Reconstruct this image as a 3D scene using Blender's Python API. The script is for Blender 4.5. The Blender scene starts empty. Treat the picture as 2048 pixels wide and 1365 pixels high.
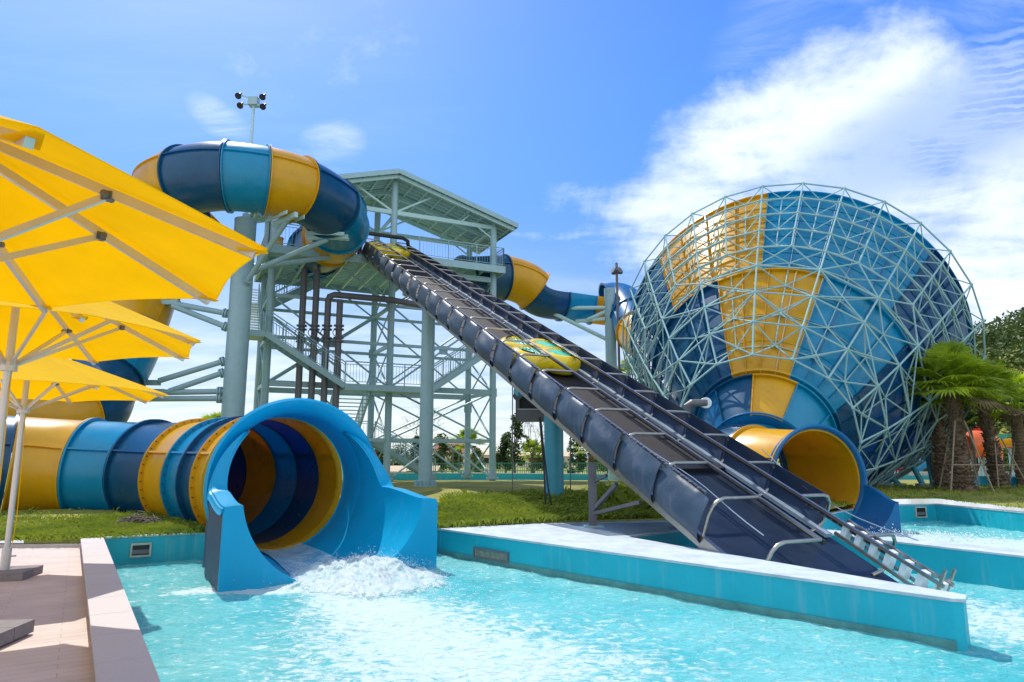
import bpy, math, random
from math import sin, cos, pi, radians, sqrt, atan2
from mathutils import Vector as V, Matrix, noise
random.seed(7)
SC = bpy.context.scene
COL = SC.collection
# ---------------------------------------------------------------- camera maths
F, TH, H = 1365.33, radians(9.54), 2.05
def ray(x, y):
    c = x - 1024; u = 682.5 - y
    return V((c, F*cos(TH) - u*sin(TH), u*cos(TH) + F*sin(TH)))
def P(x, y, Y):
    r = ray(x, y); return r/r.y*Y + V((0, 0, H))
def G(x, y, z):
    r = ray(x, y); return r*((z-H)/r.z) + V((0, 0, H))
# ---------------------------------------------------------------- materials
def nodes(m):
    m.use_nodes = True; nt = m.node_tree; nt.nodes.clear(); return nt
def N(nt, t, **k):
    n = nt.nodes.new(t)
    for a, b in k.items():
        if a.startswith('i_'): n.inputs[a[2:].replace('_', ' ')].default_value = b
        else: setattr(n, a, b)
    return n
def L(nt, a, b): nt.links.new(a, b)
MATS = {}
def c4(c): return (c[0], c[1], c[2], 1)
def mat(name, col, rough=.5, metal=0, var=.12, scale=3., bump=0., bscale=40., coat=0., trans=0., stretch=None, col2=None, spec=.5, streak=0, tcol=None):
    m = bpy.data.materials.new(name); nt = nodes(m)
    out = N(nt, 'ShaderNodeOutputMaterial'); b = N(nt, 'ShaderNodeBsdfPrincipled')
    tc = N(nt, 'ShaderNodeTexCoord'); mp = N(nt, 'ShaderNodeMapping')
    if stretch: mp.inputs['Scale'].default_value = stretch
    L(nt, tc.outputs['Object'], mp.inputs['Vector'])
    n1 = N(nt, 'ShaderNodeTexNoise'); n1.inputs['Scale'].default_value = scale; n1.inputs['Detail'].default_value = 5
    n1.inputs['Roughness'].default_value = .65
    L(nt, mp.outputs[0], n1.inputs['Vector'])
    r = N(nt, 'ShaderNodeValToRGB'); e = r.color_ramp.elements
    e[0].position = .3; e[1].position = .7
    c2 = col2 or [min(1, c*(1+var)+var*.02) for c in col]
    e[0].color = c4([c*(1-var) for c in col]) if not col2 else c4(col); e[1].color = c4(c2)
    L(nt, n1.outputs['Fac'], r.inputs[0])
    colout = r.outputs[0]
    if streak:
        mp2 = N(nt, 'ShaderNodeMapping'); mp2.inputs['Scale'].default_value = (6, 6, .5); L(nt, tc.outputs['Object'], mp2.inputs['Vector'])
        n3 = N(nt, 'ShaderNodeTexNoise'); n3.inputs['Scale'].default_value = 1.3; n3.inputs['Detail'].default_value = 6; L(nt, mp2.outputs[0], n3.inputs['Vector'])
        mr = N(nt, 'ShaderNodeMapRange'); mr.inputs['From Min'].default_value = .55; mr.inputs['From Max'].default_value = .8; mr.inputs['To Max'].default_value = streak
        L(nt, n3.outputs['Fac'], mr.inputs['Value'])
        mx = N(nt, 'ShaderNodeMix', data_type='RGBA'); L(nt, mr.outputs[0], mx.inputs[0]); L(nt, colout, mx.inputs[6]); mx.inputs[7].default_value = (.55, .52, .45, 1)
        colout = mx.outputs[2]
    L(nt, colout, b.inputs['Base Color'])
    b.inputs['Metallic'].default_value = metal; b.inputs['Coat Weight'].default_value = coat; b.inputs['Coat Roughness'].default_value = .08
    b.inputs['Specular IOR Level'].default_value = spec
    mr2 = N(nt, 'ShaderNodeMapRange'); mr2.inputs['To Min'].default_value = max(0, rough-.07); mr2.inputs['To Max'].default_value = min(1, rough+.1)
    L(nt, n1.outputs['Fac'], mr2.inputs['Value']); L(nt, mr2.outputs[0], b.inputs['Roughness'])
    if bump:
        n2 = N(nt, 'ShaderNodeTexNoise'); n2.inputs['Scale'].default_value = bscale; n2.inputs['Detail'].default_value = 4
        L(nt, tc.outputs['Object'], n2.inputs['Vector'])
        bp = N(nt, 'ShaderNodeBump'); bp.inputs['Strength'].default_value = bump; bp.inputs['Distance'].default_value = .05
        L(nt, n2.outputs['Fac'], bp.inputs['Height']); L(nt, bp.outputs[0], b.inputs['Normal'])
    surf = b.outputs[0]
    if trans:
        t = N(nt, 'ShaderNodeBsdfTranslucent'); 
        if tcol: t.inputs[0].default_value = c4(tcol)
        else: L(nt, colout, t.inputs[0])
        ms = N(nt, 'ShaderNodeMixShader'); ms.inputs[0].default_value = trans
        L(nt, surf, ms.inputs[1]); L(nt, t.outputs[0], ms.inputs[2]); surf = ms.outputs[0]
    L(nt, surf, out.inputs[0])
    MATS[name] = m; return m
gel = dict(rough=.28, coat=.15, var=.10, scale=1.2, streak=.05)
mat('light_blue', (.0, .29, .49), trans=.28, tcol=(.01, .40, .75), **gel)
mat('dark_blue', (.0, .08, .17), trans=.22, tcol=(.0, .22, .75), **gel)
mat('yellow', (.74, .40, .004), trans=.25, **gel)
mat('mouth_blue', (.0, .42, .72), trans=.28, rough=.35, coat=.12, var=.06, scale=1.2, streak=.06, spec=.35)
mat('royal_blue', (.002, .13, .34), trans=.15, **gel)
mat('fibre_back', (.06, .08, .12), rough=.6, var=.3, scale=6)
mat('seam_dark', (.03, .045, .06), rough=.5)
mat('steel', (.28, .44, .47), rough=.42, var=.08, scale=2.2, streak=.12)
mat('steel_light', (.40, .60, .60), rough=.4, var=.08)
mat('steel_teal', (.05, .33, .43), rough=.4, var=.1)
mat('roof_metal', (.30, .44, .42), rough=.45, var=.1)
mat('pipe_grey', (.13, .13, .14), rough=.5, var=.15)
mat('stainless', (.40, .37, .33), rough=.3, metal=.9, var=.1, scale=8)
mat('frame_paint', (.29, .47, .48), rough=.6, var=.12, scale=2, spec=.15)
mat('black', (.012, .012, .014), rough=.45)
mat('belt', (.013, .010, .010), rough=.7, var=.35, scale=5, bump=.3, bscale=60)
mat('belt_navy', (.005, .014, .032), rough=.42, var=.25, scale=2.5, spec=.5)
mat('tarp', (.032, .062, .10), rough=.5, var=.22, scale=1.1, bump=.25, bscale=5, streak=.12)
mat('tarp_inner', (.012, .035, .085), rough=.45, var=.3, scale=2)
mat('pale_beam', (.26, .33, .40), rough=.35, var=.15, scale=6)
mat('white_plastic', (.72, .76, .78), rough=.35, var=.1, scale=8)
mat('pvc_yellow', (.92, .66, .01), rough=.18, coat=.5, var=.05)
mat('pvc_green', (.0, .48, .32), rough=.25, coat=.3, var=.15, scale=10)
mat('turquoise_wall', (.006, .40, .50), rough=.45, var=.1, scale=1.0, bump=.15, bscale=6, streak=.20)
mat('coping', (.46, .53, .57), rough=.6, var=.18, scale=3, bump=.25, bscale=60)
mat('coping_pink', (.46, .42, .40), rough=.6, var=.07, scale=60, bump=.15, bscale=120)
mat('kerb_side', (.36, .19, .09), rough=.8, var=.2, scale=8)
mat('deck_grey', (.13, .18, .25), rough=.35, var=.3, scale=3)
mat('fabric', (.93, .67, .003), rough=.8, var=.04, scale=2, trans=.62, bump=.15, bscale=3, spec=.15)
mat('alu', (.62, .60, .57), rough=.35, metal=.5, var=.06)
mat('concrete', (.20, .18, .18), rough=.85, var=.15, scale=10, bump=.2, bscale=60)
mat('grate', (.45, .48, .40), rough=.6, var=.2, scale=10)
mat('trunk', (.17, .12, .075), rough=.9, var=.5, scale=16, bump=.8, bscale=30)
mat('trunk_grey', (.16, .13, .10), rough=.9, var=.4, scale=10, bump=.5)
mat('stake', (.30, .24, .17), rough=.8, var=.2, scale=10)
mat('palm_leaf', (.09, .19, .012), rough=.42, var=.5, scale=1.6, trans=.5, col2=(.55, .68, .035))
mat('palm_dead', (.13, .09, .04), rough=.8, var=.3)
mat('leaf', (.022, .058, .010), rough=.55, var=.5, scale=.8, trans=.25, col2=(.085, .15, .02))
mat('leaf_dark', (.010, .028, .010), rough=.55, scale=.5, trans=.15, col2=(.04, .085, .018))
mat('leaf_light', (.06, .12, .014), rough=.55, scale=.9, trans=.3, col2=(.15, .20, .03))
mat('hill_leaf', (.03, .07, .012), rough=.6, scale=.12, trans=.2, col2=(.10, .15, .02))
mat('grass_blade', (.13, .21, .014), rough=.6, scale=.7, trans=.3, col2=(.34, .40, .035))
mat('red', (.55, .03, .05), rough=.35, var=.1); mat('orange', (.75, .13, .02), rough=.35, var=.1)
mat('sand', (.55, .42, .25), rough=.8); mat('cream', (.6, .55, .45), rough=.8); mat('rust', (.33, .12, .07), rough=.8)
mat('foam', (.84, .89, .90), rough=.6, var=.05, scale=12, bump=.35, bscale=30, trans=.35)
mat('glass_dark', (.02, .02, .03), rough=.1)
mat('green_net', (.05, .25, .16), rough=.7)

def deck_material():
    m = bpy.data.materials.new('paving'); nt = nodes(m); MATS['paving'] = m
    out = N(nt, 'ShaderNodeOutputMaterial'); b = N(nt, 'ShaderNodeBsdfPrincipled'); L(nt, b.outputs[0], out.inputs[0])
    tc = N(nt, 'ShaderNodeTexCoord'); mp = N(nt, 'ShaderNodeMapping'); mp.inputs['Rotation'].default_value = (0, 0, radians(-32))
    L(nt, tc.outputs['Object'], mp.inputs['Vector'])
    br = N(nt, 'ShaderNodeTexBrick'); br.offset = .5; br.inputs['Scale'].default_value = 1
    br.inputs['Brick Width'].default_value = 1.1; br.inputs['Row Height'].default_value = .14; br.inputs['Mortar Size'].default_value = .005
    br.inputs['Color1'].default_value = (.56, .44, .375, 1); br.inputs['Color2'].default_value = (.50, .39, .33, 1); br.inputs['Mortar'].default_value = (.42, .27, .18, 1)
    L(nt, mp.outputs[0], br.inputs['Vector'])
    n = N(nt, 'ShaderNodeTexNoise'); n.inputs['Scale'].default_value = 2.3; n.inputs['Detail'].default_value = 8; L(nt, tc.outputs['Object'], n.inputs['Vector'])
    mx = N(nt, 'ShaderNodeMix', data_type='RGBA', blend_type='MULTIPLY'); mx.inputs[0].default_value = .5
    L(nt, br.outputs['Color'], mx.inputs[6]); L(nt, n.outputs['Fac'], mx.inputs[7])
    mr = N(nt, 'ShaderNodeBrightContrast'); mr.inputs['Bright'].default_value = .10; L(nt, mx.outputs[2], mr.inputs['Color'])
    L(nt, mr.outputs[0], b.inputs['Base Color']); b.inputs['Roughness'].default_value = .7
    bp = N(nt, 'ShaderNodeBump'); bp.inputs['Strength'].default_value = .3; bp.inputs['Distance'].default_value = .01
    L(nt, br.outputs['Fac'], bp.inputs['Height']); bp.invert = True; L(nt, bp.outputs[0], b.inputs['Normal'])
deck_material()
def grass_material():
    m = bpy.data.materials.new('lawn'); nt = nodes(m); MATS['lawn'] = m
    out = N(nt, 'ShaderNodeOutputMaterial'); b = N(nt, 'ShaderNodeBsdfPrincipled'); L(nt, b.outputs[0], out.inputs[0])
    tc = N(nt, 'ShaderNodeTexCoord')
    a = N(nt, 'ShaderNodeTexNoise'); a.inputs['Scale'].default_value = .7; a.inputs['Detail'].default_value = 7; a.inputs['Roughness'].default_value = .6
    f = N(nt, 'ShaderNodeTexNoise'); f.inputs['Scale'].default_value = 14; f.inputs['Detail'].default_value = 6; f.inputs['Roughness'].default_value = .8
    L(nt, tc.outputs['Object'], a.inputs['Vector']); L(nt, tc.outputs['Object'], f.inputs['Vector'])
    r = N(nt, 'ShaderNodeValToRGB'); r.color_ramp.elements[0].position = .3; r.color_ramp.elements[1].position = .7
    r.color_ramp.elements[0].color = (.13, .18, .016, 1); r.color_ramp.elements[1].color = (.42, .37, .06, 1)
    L(nt, a.outputs['Fac'], r.inputs[0])
    g = N(nt, 'ShaderNodeMapRange'); g.inputs['From Min'].default_value = .3; g.inputs['From Max'].default_value = .7; g.inputs['To Min'].default_value = .55; g.inputs['To Max'].default_value = 1.15
    L(nt, f.outputs['Fac'], g.inputs['Value'])
    mx = N(nt, 'ShaderNodeVectorMath', operation='SCALE'); L(nt, r.outputs[0], mx.inputs[0]); L(nt, g.outputs[0], mx.inputs['Scale'])
    # bare red soil patches
    s = N(nt, 'ShaderNodeTexNoise'); s.inputs['Scale'].default_value = .9; s.inputs['Detail'].default_value = 5; L(nt, tc.outputs['Object'], s.inputs['Vector'])
    sr = N(nt, 'ShaderNodeMapRange'); sr.inputs['From Min'].default_value = .62; sr.inputs['From Max'].default_value = .70; L(nt, s.outputs['Fac'], sr.inputs['Value'])
    m2 = N(nt, 'ShaderNodeMix', data_type='RGBA'); L(nt, sr.outputs[0], m2.inputs[0]); L(nt, mx.outputs[0], m2.inputs[6]); m2.inputs[7].default_value = (.30, .14, .06, 1)
    L(nt, m2.outputs[2], b.inputs['Base Color']); b.inputs['Roughness'].default_value = .9
    bp = N(nt, 'ShaderNodeBump'); bp.inputs['Strength'].default_value = .8; bp.inputs['Distance'].default_value = .05; L(nt, f.outputs['Fac'], bp.inputs['Height']); L(nt, bp.outputs[0], b.inputs['Normal'])
grass_material()
def water_material():
    m = bpy.data.materials.new('pool_water'); nt = nodes(m); MATS['water'] = m
    out = N(nt, 'ShaderNodeOutputMaterial'); b = N(nt, 'ShaderNodeBsdfPrincipled'); L(nt, b.outputs[0], out.inputs[0])
    tc = N(nt, 'ShaderNodeTexCoord')
    at = N(nt, 'ShaderNodeAttribute'); at.attribute_name = 'foam'
    n = N(nt, 'ShaderNodeTexNoise'); n.inputs['Scale'].default_value = 5.5; n.inputs['Detail'].default_value = 12; n.inputs['Roughness'].default_value = .72; n.inputs['Distortion'].default_value = .6
    mp = N(nt, 'ShaderNodeMapping'); mp.inputs['Rotation'].default_value = (0, 0, radians(30)); mp.inputs['Scale'].default_value = (1, 1.5, 1)
    L(nt, tc.outputs['Object'], mp.inputs[0]); L(nt, mp.outputs[0], n.inputs['Vector'])
    ad = N(nt, 'ShaderNodeMath', operation='ADD'); L(nt, n.outputs['Fac'], ad.inputs[0]); L(nt, at.outputs['Fac'], ad.inputs[1])
    mr = N(nt, 'ShaderNodeMapRange', interpolation_type='SMOOTHSTEP'); mr.inputs['From Min'].default_value = .57; mr.inputs['From Max'].default_value = .76
    L(nt, ad.outputs[0], mr.inputs['Value'])
    big = N(nt, 'ShaderNodeTexNoise'); big.inputs['Scale'].default_value = .5; big.inputs['Detail'].default_value = 3; L(nt, tc.outputs['Object'], big.inputs['Vector'])
    rc = N(nt, 'ShaderNodeValToRGB'); rc.color_ramp.elements[0].position = .35; rc.color_ramp.elements[1].position = .65
    rc.color_ramp.elements[0].color = (.08, .49, .52, 1); rc.color_ramp.elements[1].color = (.20, .60, .60, 1)
    L(nt, big.outputs['Fac'], rc.inputs[0])
    mx = N(nt, 'ShaderNodeMix', data_type='RGBA'); L(nt, mr.outputs[0], mx.inputs[0]); L(nt, rc.outputs[0], mx.inputs[6]); mx.inputs[7].default_value = (.56, .72, .72, 1)
    L(nt, mx.outputs[2], b.inputs['Base Color'])
    rr = N(nt, 'ShaderNodeMapRange'); rr.inputs['To Min'].default_value = .05; rr.inputs['To Max'].default_value = .45; L(nt, mr.outputs[0], rr.inputs['Value']); L(nt, rr.outputs[0], b.inputs['Roughness'])
    b.inputs['IOR'].default_value = 1.33
    n2 = N(nt, 'ShaderNodeTexNoise'); n2.inputs['Scale'].default_value = 8.5; n2.inputs['Detail'].default_value = 8; n2.inputs['Roughness'].default_value = .62; n2.inputs['Distortion'].default_value = .4
    L(nt, mp.outputs[0], n2.inputs['Vector'])
    bp = N(nt, 'ShaderNodeBump'); bp.inputs['Strength'].default_value = 1; bp.inputs['Distance'].default_value = .07; L(nt, n2.outputs['Fac'], bp.inputs['Height']); L(nt, bp.outputs[0], b.inputs['Normal'])
water_material()
def froth_material():
    m = bpy.data.materials.new('froth'); nt = nodes(m); MATS['froth'] = m
    out = N(nt, 'ShaderNodeOutputMaterial'); b = N(nt, 'ShaderNodeBsdfPrincipled'); b.inputs['Roughness'].default_value = .35
    tc = N(nt, 'ShaderNodeTexCoord'); at = N(nt, 'ShaderNodeAttribute'); at.attribute_name = 'foam'
    mp = N(nt, 'ShaderNodeMapping'); mp.inputs['Rotation'].default_value = (0, 0, radians(30)); mp.inputs['Scale'].default_value = (1.5, .8, 1.2); L(nt, tc.outputs['Object'], mp.inputs[0])
    n = N(nt, 'ShaderNodeTexNoise'); n.inputs['Scale'].default_value = 7; n.inputs['Detail'].default_value = 12; n.inputs['Roughness'].default_value = .75; n.inputs['Distortion'].default_value = .8; L(nt, mp.outputs[0], n.inputs['Vector'])
    rc = N(nt, 'ShaderNodeValToRGB'); rc.color_ramp.elements[0].position = .36; rc.color_ramp.elements[1].position = .50
    rc.color_ramp.elements[0].color = (.42, .74, .76, 1); rc.color_ramp.elements[1].color = (.90, .94, .95, 1); L(nt, n.outputs['Fac'], rc.inputs[0]); L(nt, rc.outputs[0], b.inputs['Base Color'])
    bp = N(nt, 'ShaderNodeBump'); bp.inputs['Strength'].default_value = 1; bp.inputs['Distance'].default_value = .03; L(nt, n.outputs['Fac'], bp.inputs['Height']); L(nt, bp.outputs[0], b.inputs['Normal'])
    t = N(nt, 'ShaderNodeBsdfTranslucent'); t.inputs[0].default_value = (.75, .88, .88, 1); ms = N(nt, 'ShaderNodeMixShader'); ms.inputs[0].default_value = .45; L(nt, b.outputs[0], ms.inputs[1]); L(nt, t.outputs[0], ms.inputs[2])
    ad = N(nt, 'ShaderNodeMath', operation='ADD'); L(nt, n.outputs['Fac'], ad.inputs[0]); L(nt, at.outputs['Fac'], ad.inputs[1])
    mr = N(nt, 'ShaderNodeMapRange', interpolation_type='SMOOTHSTEP'); mr.inputs['From Min'].default_value = .55; mr.inputs['From Max'].default_value = .70; L(nt, ad.outputs[0], mr.inputs['Value'])
    tr = N(nt, 'ShaderNodeBsdfTransparent'); m2 = N(nt, 'ShaderNodeMixShader'); L(nt, mr.outputs[0], m2.inputs[0]); L(nt, tr.outputs[0], m2.inputs[1]); L(nt, ms.outputs[0], m2.inputs[2]); L(nt, m2.outputs[0], out.inputs[0])
froth_material()
# ---------------------------------------------------------------- mesh builder
class MB:
    def __init__(s): s.v = []; s.f = []
    def box(s, c, size, R=None):
        c = V(c); h = [q/2 for q in size]; b = len(s.v)
        for x in (-1, 1):
            for y in (-1, 1):
                for z in (-1, 1):
                    p = V((x*h[0], y*h[1], z*h[2])); s.v.append(c + (R @ p if R else p))
        for q in ((0,1,3,2),(4,6,7,5),(0,4,5,1),(2,3,7,6),(0,2,6,4),(1,5,7,3)): s.f.append([b+i for i in q])
        return s
    def bar(s, p0, p1, w, h=None, up=V((0,0,1))):
        p0 = V(p0); p1 = V(p1); h = h or w; d = (p1-p0); l = d.length
        if l < 1e-6: return s
        d /= l
        if abs(d.dot(up)) > .98: up = V((0,1,0)) if abs(d.y) < .9 else V((1,0,0))
        x = d.cross(up).normalized(); z = x.cross(d)
        return s.box((p0+p1)/2, (w, l, h), Matrix((x, d, z)).transposed())
    def tube(s, p0, p1, r, n=8, r2=None, cap=True):
        return s.path([V(p0), V(p1)], r, n, [1, (r2/r if r2 else 1)], cap)
    def path(s, pts, r, n=8, sc=None, cap=True):
        pts = [V(p) for p in pts]; b = len(s.v); up = None; m = len(pts)
        for i, p in enumerate(pts):
            t = (pts[min(i+1, m-1)] - pts[max(i-1, 0)]).normalized()
            if up is None:
                up = V((0,0,1)) if abs(t.z) < .9 else V((0,1,0))
            x = t.cross(up).normalized(); up = x.cross(t).normalized()
            k = r*(sc[i] if sc else 1)
            for j in range(n):
                a = 2*pi*j/n; s.v.append(p + x*cos(a)*k + up*sin(a)*k)
        for i in range(m-1):
            for j in range(n):
                s.f.append([b+i*n+j, b+i*n+(j+1)%n, b+(i+1)*n+(j+1)%n, b+(i+1)*n+j])
        if cap:
            s.f.append([b+j for j in range(n)][::-1]); s.f.append([b+(m-1)*n+j for j in range(n)])
        return s
    def grid(s, rows, closed=False):
        b = len(s.v); n = len(rows[0])
        for r in rows: s.v += [V(p) for p in r]
        for i in range(len(rows)-1):
            for j in range(n if closed else n-1):
                s.f.append([b+i*n+j, b+i*n+(j+1)%n, b+(i+1)*n+(j+1)%n, b+(i+1)*n+j])
        return s
    def slab(s, rows, t, closed=False):
        """sheet with thickness: rows grid, second grid offset by function/array t"""
        n = len(rows[0]); m = len(rows); b = len(s.v)
        s.grid(rows, closed); s.grid(t, closed); o = n*m
        e = range(n if closed else n-1)
        for j in e:
            s.f.append([b+j, b+(j+1)%n, b+o+(j+1)%n, b+o+j]); k = (m-1)*n
            s.f.append([b+k+j, b+k+(j+1)%n, b+o+k+(j+1)%n, b+o+k+j])
        if not closed:
            for i in range(m-1):
                for k in (0, n-1): s.f.append([b+i*n+k, b+(i+1)*n+k, b+o+(i+1)*n+k, b+o+i*n+k])
        return s
    def prism(s, poly, z0, z1):
        b = len(s.v); n = len(poly)
        for z in (z0, z1): s.v += [V((p[0], p[1], z)) for p in poly]
        s.f.append(list(range(b, b+n))[::-1]); s.f.append(list(range(b+n, b+2*n)))
        for i in range(n): s.f.append([b+i, b+(i+1)%n, b+n+(i+1)%n, b+n+i])
        return s
    def ball(s, c, r, n=8, m=6, sc=(1,1,1)):
        rows = []
        for i in range(m+1):
            a = pi*i/m
            rows.append([V(c)+V((r*sin(a)*cos(2*pi*j/n)*sc[0], r*sin(a)*sin(2*pi*j/n)*sc[1], r*cos(a)*sc[2])) for j in range(n)])
        return s.grid(rows, True)
    def quad(s, a, b_, c, d):
        b = len(s.v); s.v += [a, b_, c, d]; s.f.append([b, b+1, b+2, b+3]); return s
    def build(s, name, material, parent=None, smooth=True, ang=35, **props):
        me = bpy.data.meshes.new(name); me.from_pydata([tuple(p) for p in s.v], [], s.f)
        me.materials.append(MATS[material]); me.validate()
        if smooth:
            me.polygons.foreach_set('use_smooth', [True]*len(me.polygons)); me.set_sharp_from_angle(angle=radians(ang))
        o = bpy.data.objects.new(name, me); COL.objects.link(o)
        if parent:
            o.parent = parent
            if parent.type == 'EMPTY': o.matrix_parent_inverse = Matrix.Translation(-parent.location)
        for k, v in props.items(): o[k] = v
        return o
def thing(name, label, cat, loc=(0,0,0), group=None):
    o = bpy.data.objects.new(name, None); COL.objects.link(o); o.location = loc; o.empty_display_size = .3
    o['label'] = label; o['category'] = cat
    if group: o['group'] = group
    return o
def copy_tree(o, loc, rz, label, sc=1):
    def cp(q, par):
        c = q.copy(); COL.objects.link(c)
        if par: c.parent = par
        for ch in kids.get(q.name, []): cp(ch, c)
        return c
    kids = {}
    for q in bpy.data.objects:
        if q.parent: kids.setdefault(q.parent.name, []).append(q)
    r = cp(o, None); r.location = loc; r.rotation_euler = (0, 0, rz); r.scale = (sc, sc, sc); r['label'] = label
    return r
def struct(mb, name, m, **k): return mb.build(name, m, None, kind='structure', **k)
def smooth(a, b, x):
    t = max(0, min(1, (x-a)/(b-a))); return t*t*(3-2*t)
def crspline(pts, n=24):
    pts = [V(p) for p in pts]; pts = [2*pts[0]-pts[1]] + pts + [2*pts[-1]-pts[-2]]; out = []
    for i in range(1, len(pts)-2):
        a, b, c, d = pts[i-1:i+3]
        for k in range(n):
            t = k/n; out.append(.5*((2*b)+(c-a)*t+(2*a-5*b+4*c-d)*t*t+(3*b-a-3*c+d)*t**3))
    out.append(pts[-2]); return out
class Curve:
    def __init__(s, pts, n=24):
        s.p = crspline(pts, n); s.s = [0]
        for i in range(1, len(s.p)): s.s.append(s.s[-1]+(s.p[i]-s.p[i-1]).length)
        s.len = s.s[-1]
    def at(s, q):
        q = max(0, min(s.len, q)); lo, hi = 0, len(s.s)-1
        while hi-lo > 1:
            m = (lo+hi)//2
            if s.s[m] <= q: lo = m
            else: hi = m
        t = (q-s.s[lo])/(s.s[hi]-s.s[lo]+1e-9); return s.p[lo].lerp(s.p[hi], t)
    def frame(s, q, up=V((0,0,1))):
        t = (s.at(q+.15)-s.at(q-.15)).normalized(); x = t.cross(up).normalized(); return s.at(q), t, x, x.cross(t)
# ---------------------------------------------------------------- ground and pools
ZC = .53
Bd = [(-400,11.5),(-60,11.8),(-14,12.75),(-7.9,13.25),(-6.34,14.11),(-1.55,14.97),(.58,16.06),(2.66,16.54),(4.53,16.92),(7.2,17.3),(10.5,21.0),(11.73,22.02),(13.58,22.47),(13.96,19.13),(14.5,14),(15.5,3),(17,-30),(400,-31)]
def yb(x):
    for (a, b), (c, d) in zip(Bd, Bd[1:]):
        if a <= x <= c: return b+(d-b)*(x-a)/(c-a)
    return Bd[-1][1]
HT = [(-100,.50),(13,.50),(20,.66),(28,.80),(38,.72),(47,.42),(5000,.42)]
LOWC = [(-4.5,14.3),(-5.1,15.1),(-5.7,15.9),(-6.4,16.7),(-7.1,17.4),(-7.8,18.1),(-8.6,18.7),(-9.4,19.3),(-10.3,19.75),(-11.3,20.0),(-12.4,20.1)]
def ground(x, y):
    for (a, b), (c, d) in zip(HT, HT[1:]):
        if a <= y <= c: h = b+(d-b)*(y-a)/(c-a); break
    m = smooth(-4.5, -1, x)*(1-smooth(8, 11, x))
    h += m*.30*smooth(.3, 3.2, y-yb(x))*(1-smooth(24, 30, y))
    if -24 < x < -2 and 13 < y < 27:
        for i in range(0, 11):
            q = LOWC[i]; d_ = sqrt((x-q[0])**2+(y-q[1])**2)
            if d_ < 1.25: h = min(h, -.35)
    h += .035*noise.noise(V((x*.6, y*.6, 0)))*smooth(0, .6, y-yb(x))*(1-smooth(40, 60, y))
    return h
xs = []
for (a, b), (c, d) in zip(Bd, Bd[1:]):
    n = max(1, min(60, int((c-a)/(.2 if c < 0 else .4)))) if a > -61 and c < 20 else 12
    xs += [a+(c-a)*i/n for i in range(n)]
xs.append(400)
rows = []
offs = [0]+[.15*k for k in range(1, 46)]+[8,10,12,15,18,22,27,33,40,55,80,120,200,400,800,1500]
for o in offs: rows.append([V((x, yb(x)+o, ground(x, yb(x)+o))) for x in xs])
lawn = struct(MB().grid(rows), 'lawn', 'lawn')
# paved deck (left, runs behind the camera) and its raised coping
cf, cn = V((-7.74, 13.34, 0)), V((-2.41, 4.97, 0))
cd = (cn-cf).normalized(); cfar = cf; cnear = cn+cd*14
inn = V((cd.y, -cd.x, 0)); inn = inn if inn.x < 0 else -inn
W1 = .35
struct(MB().prism([(-60, 11.72), tuple((cf+inn*(W1-.05)-cd*.1)[:2]), tuple((cnear+inn*(W1-.05))[:2]), tuple((cnear+inn*60)[:2])], -.2, .37), 'paved_deck', 'paving', smooth=False)
struct(MB().prism([(-60, 11.70), (-60, 11.84), (-8.02, 13.33), (-8.00, 13.14)], .2, .43), 'deck_kerb', 'coping_pink', smooth=False)
t = thing('pool_edge_wall', 'long raised pool edge with pinkish stone top between the paved deck and the near water', 'pool edge', cf)
MB().prism([tuple(cf[:2]), tuple(cnear[:2]), tuple((cnear+inn*(W1-.03))[:2]), tuple((cf+inn*(W1-.03))[:2])], -.6, ZC-.045).build('wall_body', 'kerb_side', t, smooth=False)
cp = MB()
k = 0; Lc = (cnear-cf).length; n = int(Lc/.9)
for i in range(n):
    a = cf+cd*(Lc*i/n+.004); b = cf+cd*(Lc*(i+1)/n-.004)
    cp.prism([tuple((a-inn*.015)[:2]), tuple((b-inn*.015)[:2]), tuple((b+inn*W1)[:2]), tuple((a+inn*W1)[:2])], ZC-.045, ZC)
cp.build('coping', 'coping_pink', t, smooth=False)
# inside face of that wall is tiled turquoise
MB().prism([tuple((cf-inn*.003)[:2]), tuple((cf-inn*.012)[:2]), tuple((cnear-inn*.012)[:2]), tuple((cnear-inn*.003)[:2])], -.6, ZC-.05).build('wall_lining', 'turquoise_wall', t, smooth=False)
def wall(name, label, pts, th, z1=ZC, cm='coping', cat='pool wall', out=1, cop=.03, bm='turquoise_wall'):
    """pool wall along a polyline; th grows to the left of travel (out=1) or right"""
    t = thing(name, label, cat, (pts[0][0], pts[0][1], 0)); A = [V((p[0], p[1], 0)) for p in pts]; B = []
    for i, p in enumerate(A):
        q = A[min(i+1, len(A)-1)]-A[max(i-1, 0)]; nrm = V((-q.y, q.x, 0)).normalized()*out; B.append(p+nrm*th)
    mb = MB(); mc = MB()
    for i in range(len(A)-1):
        mb.prism([A[i][:2], A[i+1][:2], B[i+1][:2], B[i][:2]], -.8, z1-cop)
        f = (A[i]-B[i]).normalized()*.012; g = (A[i+1]-B[i+1]).normalized()*.012
        mc.prism([(A[i]+f)[:2], (A[i+1]+g)[:2], (B[i+1])[:2], (B[i])[:2]], z1-cop, z1)
    mb.build('wall_body', bm, t, smooth=False); mc.build('coping', cm, t, smooth=False); return t
wall('pool_wall', 'turquoise back wall of the near pool between the paved deck and the blue slide mouth', [(-7.70, 13.36), (-6.34, 14.11), (-5.95, 14.19)], .14)
wall('pool_wall', 'short turquoise wall piece hidden between the blue slide mouth and the centre wall', [(-3.35, 14.72), (-1.5, 15.02)], .14)
wl = wall('pool_wall', 'turquoise far wall of the right pool with one square skimmer and a bend', [(7.0, 17.1), (10.5, 21.0), (11.73, 22.02), (13.58, 22.47), (13.96, 19.13), (14.5, 14), (15.5, 3)], .16)
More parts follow.
